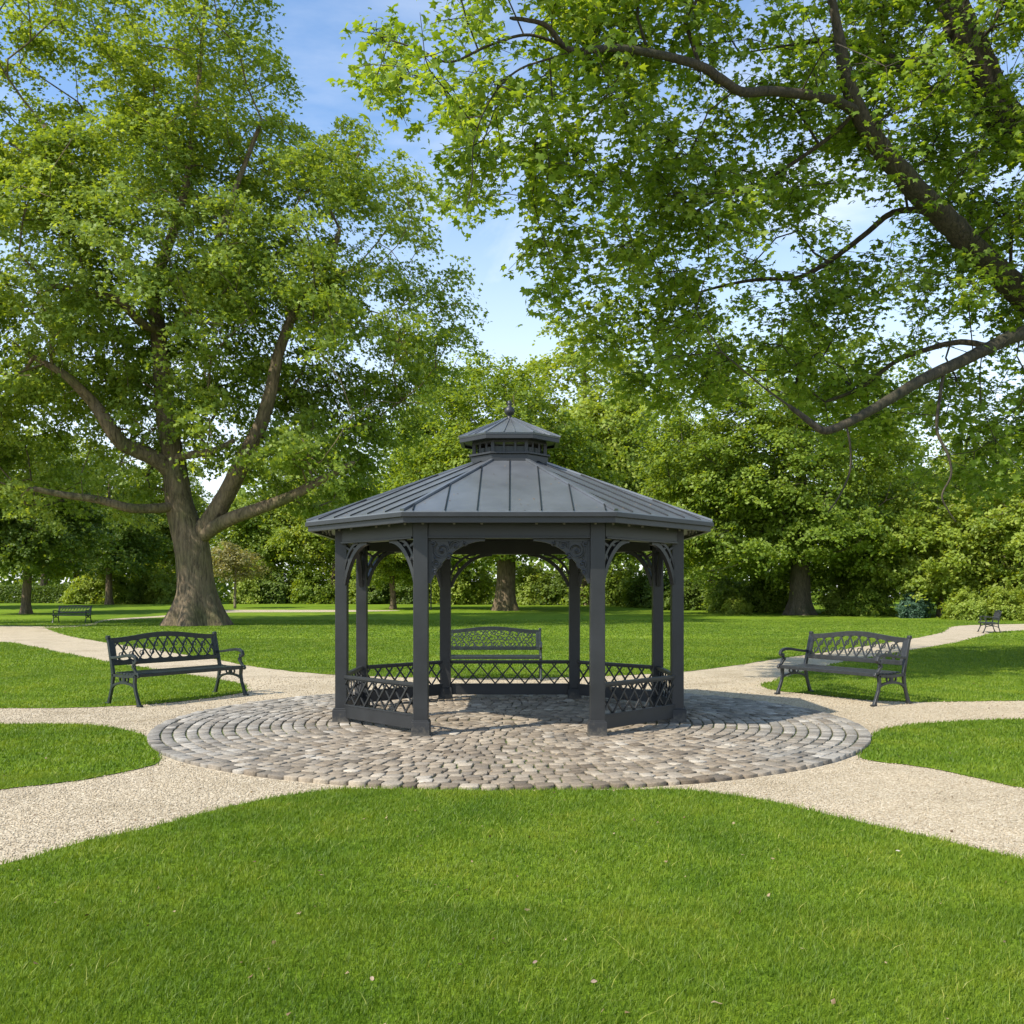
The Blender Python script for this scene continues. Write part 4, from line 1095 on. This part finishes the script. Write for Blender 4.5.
for i in range(8):
    j = (i + 1) % 8; a = Vector((*CE[i], 3.48)); c = Vector((CE[i][0] * .09, CE[i][1] * .09, 3.745)); cu.bar([a, c], .02, .016)
    a2 = Vector((*CE[j], 3.48)); c2 = Vector((CE[j][0] * .09, CE[j][1] * .09, 3.745))
    for t in (.38, .62): cu.bar([a.lerp(a2, t), a.lerp(a2, t).lerp(c.lerp(c2, .5), .0 + .97)], .010, .012)
cu.build('standing_seam', M_ROOF, cr)
cu = MB(); ring_prism(cu, sc(CE, .975), sc(CE, .90), 3.405, 3.454); cu.build('fascia', M_PAINT, cr, bevel=.003)
cu = MB(); ring_prism(cu, sc(CE, .899), sc(CO, .80), 3.432, 3.444); cu.build('soffit', M_PAINT, cr)
cu = MB(); cu.lathe([(.05, 3.72), (.052, 3.745), (.028, 3.765), (.030, 3.785), (.055, 3.80), (.066, 3.83), (.060, 3.862), (.036, 3.89), (.022, 3.905), (.030, 3.92), (.030, 3.94), (.016, 3.962), (.003, 3.972)], 20)
cu.build('finial', M_PAINT, gz, smooth=True)

# ------------------------------------------------------------------ benches
def make_bench(mat, ornate, L=1.80):
    root = empty('park_bench', (0, 0, 0)); h = L / 2
    # seat of slats (front is -y)
    b = MB()
    for k in range(7):
        yy = -.245 + k * .068; zz = .425 - .012 * math.sin(k / 6 * math.pi) + (.0 if k else -.004)
        b.box((0, yy, zz), (L - .05, .055, .022))
    b.box((0, -.283, .405), (L - .05, .022, .045))
    b.build('seat', mat, root, bevel=.004)
    tilt = math.tan(R(13))
    def bp(x, z, dy=0): return (x, .235 + (z - .42) * tilt + dy, z)
    def topz(x): 
        t = abs(x) / h
        return .855 + .065 * (0.5 + 0.5 * math.cos(math.pi * min(1, t * 1.02)))
    b = MB(); xs = np.linspace(-h + .02, h - .02, 33)
    b.bar([bp(x, topz(x)) for x in xs], .06, .032, up=(0, 1, 0))
    b.bar([bp(x, .548) for x in xs[::8]], .062, .030, up=(0, 1, 0))
    for s in (-1, 1):
        b.bar([bp(s * (h - .05), .53), bp(s * (h - .05), topz(h) )], .055, .030, up=(0, 1, 0))
    back = b.build('backrest', mat, root, bevel=.005)
    b = MB(); x0, x1 = -h + .085, h - .085; z0 = .576
    zt = lambda x: topz(x) - .030
    if not ornate:
        n = 10; pw = (x1 - x0) / n
        for ph in range(-1, n + 1):
            for sg in (1, -1):
                pts = []
                for t in np.linspace(0, 1, 14):
                    x = x0 + (ph + (t if sg > 0 else 1 - t) * 1.55) * pw; 
                    if x < x0 or x > x1: continue
                    z = z0 + (zt(x) - z0) * (.5 - .5 * math.cos(math.pi * t)) 
                    pts.append(bp(x, z, .006 * sg))
                if len(pts) > 2: b.bar(pts, .018, .013, up=(0, 1, 0))
        for k in range(n * 2 - 1):
            cx_ = x0 + (k + 1) * pw / 2; cz = (z0 + zt(cx_)) / 2 + (.05 if k % 2 else -.05)
            b.bar([bp(cx_ + .032 * math.cos(a), cz + .032 * math.sin(a)) for a in np.linspace(0, 2 * math.pi, 10, endpoint=False)], .010, .012, up=(0, 1, 0), closed=True)
    else:
        rr = random.Random(3); nx = 20
        for k in range(nx):
            for row in range(3):
                cx_ = x0 + (k + .5 + (.35 if row % 2 else 0)) * (x1 - x0) / nx; H_ = zt(cx_) - z0; cz = z0 + H_ * (row + .5) / 3
                if cx_ > x1 - .03: continue
                a0 = rr.uniform(0, 6); dr = rr.choice((-1, 1)); pts = []
                for q2 in range(12):
                    t = q2 / 11; r2 = .050 * (1 - .65 * t); a = a0 + dr * t * 5.5
                    pts.append(bp(cx_ + r2 * math.cos(a), cz + r2 * math.sin(a)))
                b.bar(pts, .018, .012, up=(0, 1, 0))
        for k in range(-1, 10):
            for sg in (1, -1):
                pts = []
                for t in np.linspace(0, 1, 8):
                    x = x0 + (k + (t if sg > 0 else 1 - t) * 1.3) * (x1 - x0) / 10
                    if x0 <= x <= x1: pts.append(bp(x, z0 + (zt(x) - z0) * t, .004 * sg))
                if len(pts) > 2: b.bar(pts, .010, .010, up=(0, 1, 0))
    # inner rim
    rim = [bp(x, zt(x)) for x in np.linspace(x0, x1, 17)] + [bp(x, z0) for x in np.linspace(x1, x0, 9)]
    b.bar(rim, .016, .020, up=(0, 1, 0), closed=True)
    b.build('lattice_panel', mat, back)
    for s in (-1, 1):
        X = s * (h - .01)
        def pp(y, z): return (X, y, z)
        # rear leg sweeps into the back upright
        path = [pp(.335, .0), pp(.300, .10), pp(.262, .22), pp(.240, .34), pp(.235, .42), pp(.262, .54), pp(.296, .68), pp(.330, .82), pp(.350, .885)]
        b = MB(); b.bar(path[:6], [.055, .040, .038, .045, .05, .045], .038, up=(1, 0, 0)); b.box((X, .345, .012), (.05, .085, .024))
        b.build('leg', mat, root, bevel=.005)
        b = MB(); b.bar(path[4:], [.05, .045, .042, .040, .038], .038, up=(1, 0, 0)); b.tube([(X - .024, .352, .893), (X + .024, .352, .893)], .028, 12)
        b.build('back_upright', mat, root, bevel=.004)
        b = MB(); b.bar([pp(-.325, .0), pp(-.290, .09), pp(-.245, .20), pp(-.225, .30), pp(-.235, .40)], [.055, .040, .038, .042, .05], .038, up=(1, 0, 0)); b.box((X, -.33, .012), (.05, .085, .024))
        b.build('leg', mat, root, bevel=.005)
        b = MB()
        b.bar([pp(.235 - .48 * t, .395 - .01 * math.sin(t * 3.14)) for t in np.linspace(0, 1, 6)], .035, .038, up=(1, 0, 0))
        b.bar([pp(.25 * math.cos(a), .215 + .085 * math.sin(a)) for a in np.linspace(.1, math.pi - .1, 14)], .030, .032, up=(1, 0, 0))
        b.bar([pp(0.0, .30), pp(0.0, .39)], .03, .03, up=(1, 0, 0))
        for yy in (-.055, .055):
            b.bar([pp(yy + .035 * math.cos(a), .345 + .035 * math.sin(a)) for a in np.linspace(0, 2 * math.pi, 12, endpoint=False)], .014, .024, up=(1, 0, 0), closed=True)
        b.build('side_frame', mat, root, bevel=0)
        b = MB()
        arm = [pp(.285, .625), pp(.20, .628), pp(.10, .640), pp(0, .655), pp(-.12, .668), pp(-.20, .662), pp(-.255, .635), pp(-.272, .595), pp(-.250, .565), pp(-.215, .570), pp(-.210, .600)]
        b.bar(arm, [.034, .034, .034, .036, .040, .040, .036, .032, .026, .02, .014], .046, up=(1, 0, 0))
        b.bar([pp(-.252, .60), pp(-.215, .56), pp(-.20, .52), pp(-.235, .47), pp(-.262, .435), pp(-.30, .425), pp(-.315, .40), pp(-.295, .38)], [.03, .03, .03, .034, .036, .034, .03, .02], .036, up=(1, 0, 0))
        b.bar([pp(-.205 + .03 * math.cos(a), .52 + .03 * math.sin(a)) for a in np.linspace(0, 2 * math.pi, 12, endpoint=False)], .014, .024, up=(1, 0, 0), closed=True)
        b.build('armrest', mat, root, bevel=.004)
    return root
BG = 'cast iron park benches around the lawn'
def put(o, x, y, ang, s=1.0): o.location = (x, y, float(H(y)) + (.004)); o.rotation_euler = (0, 0, ang); o.scale = (s, s, s)
b1 = make_bench(M_IRON, False)
a1 = np.array(G(131, 708)); a2 = np.array(G(242, 695.6)); c1 = np.array(G(111, 705)); c2 = np.array(G(223.7, 692))
cc = (a1 + a2 + c1 + c2) / 4; dv = (a2 - a1) / np.linalg.norm(a2 - a1)
put(b1, cc[0], cc[1], math.atan2(dv[1], dv[0]), 1.04)
tag(b1, 'black green iron bench with diamond lattice back on gravel left of the gazebo', 'bench', BG)
b2 = make_bench(M_IRON_SKY, False)
a1 = np.array(G(780, 694)); a2 = np.array(G(883, 707)); c1 = np.array(G(802.5, 692)); c2 = np.array(G(905.6, 704.4))
cc = (a1 + a2 + c1 + c2) / 4; dv = (a2 - a1) / np.linalg.norm(a2 - a1)
put(b2, cc[0], cc[1], math.atan2(dv[1], dv[0]), 1.04)
tag(b2, 'iron bench, greyed by painted sky reflection, with lattice back on gravel right of the gazebo', 'bench', BG)
b3 = make_bench(M_IRON, True); put(b3, -.37, 17.3, 0, 1.0)
tag(b3, 'iron bench with dense scrollwork back seen through the gazebo', 'bench', BG)
b4 = copy_tree(b1); x_, y_ = G(72, 623); put(b4, x_, y_, R(-4), 1.08); tag(b4, 'small dark distant bench on the lawn edge at far left', 'bench', BG)
b5 = copy_tree(b2); x_, y_ = G(989, 632.5); put(b5, x_, y_, R(-110), 1.0); tag(b5, 'distant bench seen from the side at the bend of the right path', 'bench', BG)

# posts on the far lawn
b = MB(); b.tube([(0, 0, -.1), (0, 0, 1.2), (.01, 0, 2.4)], [.06, .055, .05], 10); b.tube([(.01, 0, 2.4), (.01, 0, 2.47)], [.075, .03], 10)
o = b.build('marker_post', M_IRON); o.location = ((431 - CX) * 80 / F, 80, float(H(80))); tag(o, 'thin dark post on the far lawn, seen inside the left gazebo opening', 'post')

# fallen leaves on the front lawn
def fallen(px, py, s, col, lb):
    m, nt, nd, lk = newmat('dry_leaf'); out = N(nt, 'ShaderNodeOutputMaterial'); p = N(nt, 'ShaderNodeBsdfPrincipled')
    tc = N(nt, 'ShaderNodeTexCoord'); n1 = noise(nt, 40, 3, .6, tc.outputs['Object']); r = ramp(nt, [(.3, tuple(c * .7 for c in col)), (.7, col)]); lk.new(n1.outputs[0], r.inputs[0]); lk.new(r.outputs[0], p.inputs['Base Color'])
    p.inputs['Roughness'].default_value = .8; lk.new(p.outputs[0], out.inputs[0])
    bm = bmesh.new(); prof = [(-.5, 0), (-.3, .16), (-.05, .24), (.2, .2), (.42, .08), (.55, 0)]
    up_ = [bm.verts.new((x * s, y * s, .25 * s * y + .1 * s * math.sin(x * 5))) for x, y in prof]; dn = [up_[0]] + [bm.verts.new((x * s, -y * s, .35 * s * y + .1 * s * math.sin(x * 5))) for x, y in prof[1:-1]] + [up_[-1]]
    mid_ = [up_[0]] + [bm.verts.new((x * s, 0, .1 * s * math.sin(x * 5))) for x, y in prof[1:-1]] + [up_[-1]]
    for A_, B_ in ((up_, mid_), (mid_, dn)):
        for i in range(5):
            vs = []
            for v in (A_[i], A_[i + 1], B_[i + 1], B_[i]):
                if v not in vs: vs.append(v)
            bm.faces.new(vs)
    me = bpy.data.meshes.new('fallen_leaf'); bm.to_mesh(me); bm.free()
    o = link('fallen_leaf', me, m, smooth=True); x, y = G(px, py)
    o.location = (x, y, .036); o.rotation_euler = (random.uniform(-.35, .35), random.uniform(-.3, .3), random.uniform(0, 6)); tag(o, lb, 'leaf', 'dry leaves fallen on the front lawn')
for a in [(87, 923, .05, (.16, .07, .04), 'dark brown dry leaf on the left of the front lawn'),
          (594, 991, .055, (.55, .38, .26), 'pale tan dry leaf near the bottom edge of the front lawn'),
          (465, 897, .04, (.50, .30, .24), 'pinkish dry leaf on the middle of the front lawn'),
          (717, 1013, .06, (.50, .36, .2), 'curled tan dry leaf lowest on the right of the front lawn'),
          (535, 971, .04, (.42, .28, .2), 'brownish dry leaf just above and left of the lowest pale tan one'),
          (372, 988, .045, (.5, .36, .24), 'tan dry leaf near the bottom, left of centre on the front lawn'),
          (898, 857, .035, (.7, .6, .5), 'small whitish dry leaf on the right of the front lawn below the gravel'),
          (363, 869, .03, (.45, .24, .18), 'small reddish dry leaf left of the middle of the front lawn'),
          (636, 848, .035, (.55, .42, .28), 'small tan dry leaf highest on the front lawn')]: fallen(a[0], a[1], a[2] * .72, tuple(c * .75 for c in a[3]), a[4])

# tiny leaf litter, twigs and seeds
n = 1500
x, y = sample_zone(3.2, 20, 6.0); k = RNG.random(len(x)) < np.clip(9 / y, 0, 1); x, y = x[k], y[k]; n = len(x)
on = inlawn(x, y); inc = (x - PC[0]) ** 2 + (y - PC[1]) ** 2 < PR ** 2
zz = np.where(on, .028, np.where(inc, .045, .010))
Nn = RNG.normal(0, .35, (n, 3)) + np.array([0, 0, 1.0])
LPp = np.stack([x, y, zz], 1)
rp = []
for _ in range(110):
    i = random.choice([0, 0, 7, 1, 2, 6]); j2 = (i + 1) % 8; t = random.random() ** 1.6; u = random.uniform(.03, .97)
    e_ = np.array(EV[i]) * (1 - u) + np.array(EV[j2]) * u; rp.append([GX + e_[0] * (1 - (1 - KR) * t), GY + e_[1] * (1 - (1 - KR) * t), ZE + (ZR - ZE) * t + .008])
LPp = np.vstack([LPp, rp]); Nn = np.vstack([Nn, RNG.normal(0, .2, (110, 3)) + np.array([0, -.3, 1.0])]); n += 110
me = leaf_mesh('litter', LPp, Nn, RNG.uniform(.010, .030, n), RNG.uniform(0, 1, n), 'diamond')
tag(link('leaf_litter', me, leaf_mat('brown_litter', (.07, .04, .02), (.22, .14, .07), (.45, .34, .2), .1)), 'tiny brown leaf litter scattered over lawn and paths', 'litter', kind='stuff')

# ------------------------------------------------------------------ light, sky, camera
sunv = Vector((-.83, -.56, 0)).normalized(); EL = R(46)
sdir = Vector((sunv.x * math.cos(EL), sunv.y * math.cos(EL), math.sin(EL)))
sd = bpy.data.lights.new('sun', 'SUN'); sd.energy = 4.5; sd.angle = R(.55); sd.color = (1.0, .93, .81)
so = bpy.data.objects.new('sun', sd); COL.objects.link(so); so.rotation_euler = (-sdir).to_track_quat('-Z', 'Y').to_euler(); so.location = (-20, -12, 30)
w = bpy.data.worlds.new('World'); scene.world = w; w.use_nodes = True; nt = w.node_tree; nt.nodes.clear(); lk = nt.links
out = N(nt, 'ShaderNodeOutputWorld'); bg = N(nt, 'ShaderNodeBackground'); sky = N(nt, 'ShaderNodeTexSky', sky_type='NISHITA')
sky.sun_disc = False; sky.sun_elevation = EL; sky.sun_rotation = math.atan2(sdir.x, sdir.y); sky.air_density = 1.0; sky.dust_density = .6; sky.ozone_density = 1.6
tc = N(nt, 'ShaderNodeTexCoord'); mp = N(nt, 'ShaderNodeMapping'); mp.inputs['Scale'].default_value = (1.0, 1.0, 2.6); mp.inputs['Location'].default_value = (.3, .1, 0.15)
lk.new(tc.outputs['Generated'], mp.inputs[0]); n1 = noise(nt, 2.4, 8, .58, mp.outputs[0]); n1.inputs['Distortion'].default_value = .3
r1 = ramp(nt, [(.46, (0, 0, 0)), (.72, (1, 1, 1))]); lk.new(n1.outputs[0], r1.inputs[0])
sep = N(nt, 'ShaderNodeSeparateXYZ'); lk.new(tc.outputs['Generated'], sep.inputs[0])
mr = N(nt, 'ShaderNodeMapRange'); mr.inputs[1].default_value = .60; mr.inputs[2].default_value = .12; mr.inputs[3].default_value = .18; mr.inputs[4].default_value = 1.0
lk.new(sep.outputs[2], mr.inputs[0]); ml = N(nt, 'ShaderNodeMath', operation='MULTIPLY'); lk.new(r1.outputs[0], ml.inputs[0]); lk.new(mr.outputs[0], ml.inputs[1])
ad = N(nt, 'ShaderNodeMapRange'); ad.inputs[1].default_value = .42; ad.inputs[2].default_value = .05; ad.inputs[3].default_value = 0.0; ad.inputs[4].default_value = .8
lk.new(sep.outputs[2], ad.inputs[0]); a2_ = N(nt, 'ShaderNodeMath', operation='MAXIMUM'); lk.new(ml.outputs[0], a2_.inputs[0]); lk.new(ad.outputs[0], a2_.inputs[1])
skyc = mix(nt, 1.0, sky.outputs[0], (1.12, 1.24, 1.30), 'MULTIPLY')
c = mix(nt, a2_.outputs[0], skyc, (6.4, 6.6, 6.8)); lk.new(c, bg.inputs[0]); bg.inputs[1].default_value = .15
lk.new(bg.outputs[0], out.inputs[0])

cam = bpy.data.cameras.new('camera'); co = bpy.data.objects.new('camera', cam); COL.objects.link(co); scene.camera = co
co.location = (0, 0, CH); co.rotation_euler = (R(90), 0, 0); cam.sensor_width = 36; cam.sensor_fit = 'HORIZONTAL'
cam.lens = F / 1024 * 36; cam.shift_y = (HY - 512) / 1024; cam.clip_end = 3000; cam.clip_start = .05
vs_ = scene.view_settings; vs_.view_transform = 'Standard'; vs_.look = 'None'; vs_.exposure = 0.5; vs_.gamma = 1
scene.render.engine = 'CYCLES'
scene.cycles.max_bounces = 8; scene.cycles.diffuse_bounces = 4; scene.cycles.transmission_bounces = 4; scene.cycles.transparent_max_bounces = 4
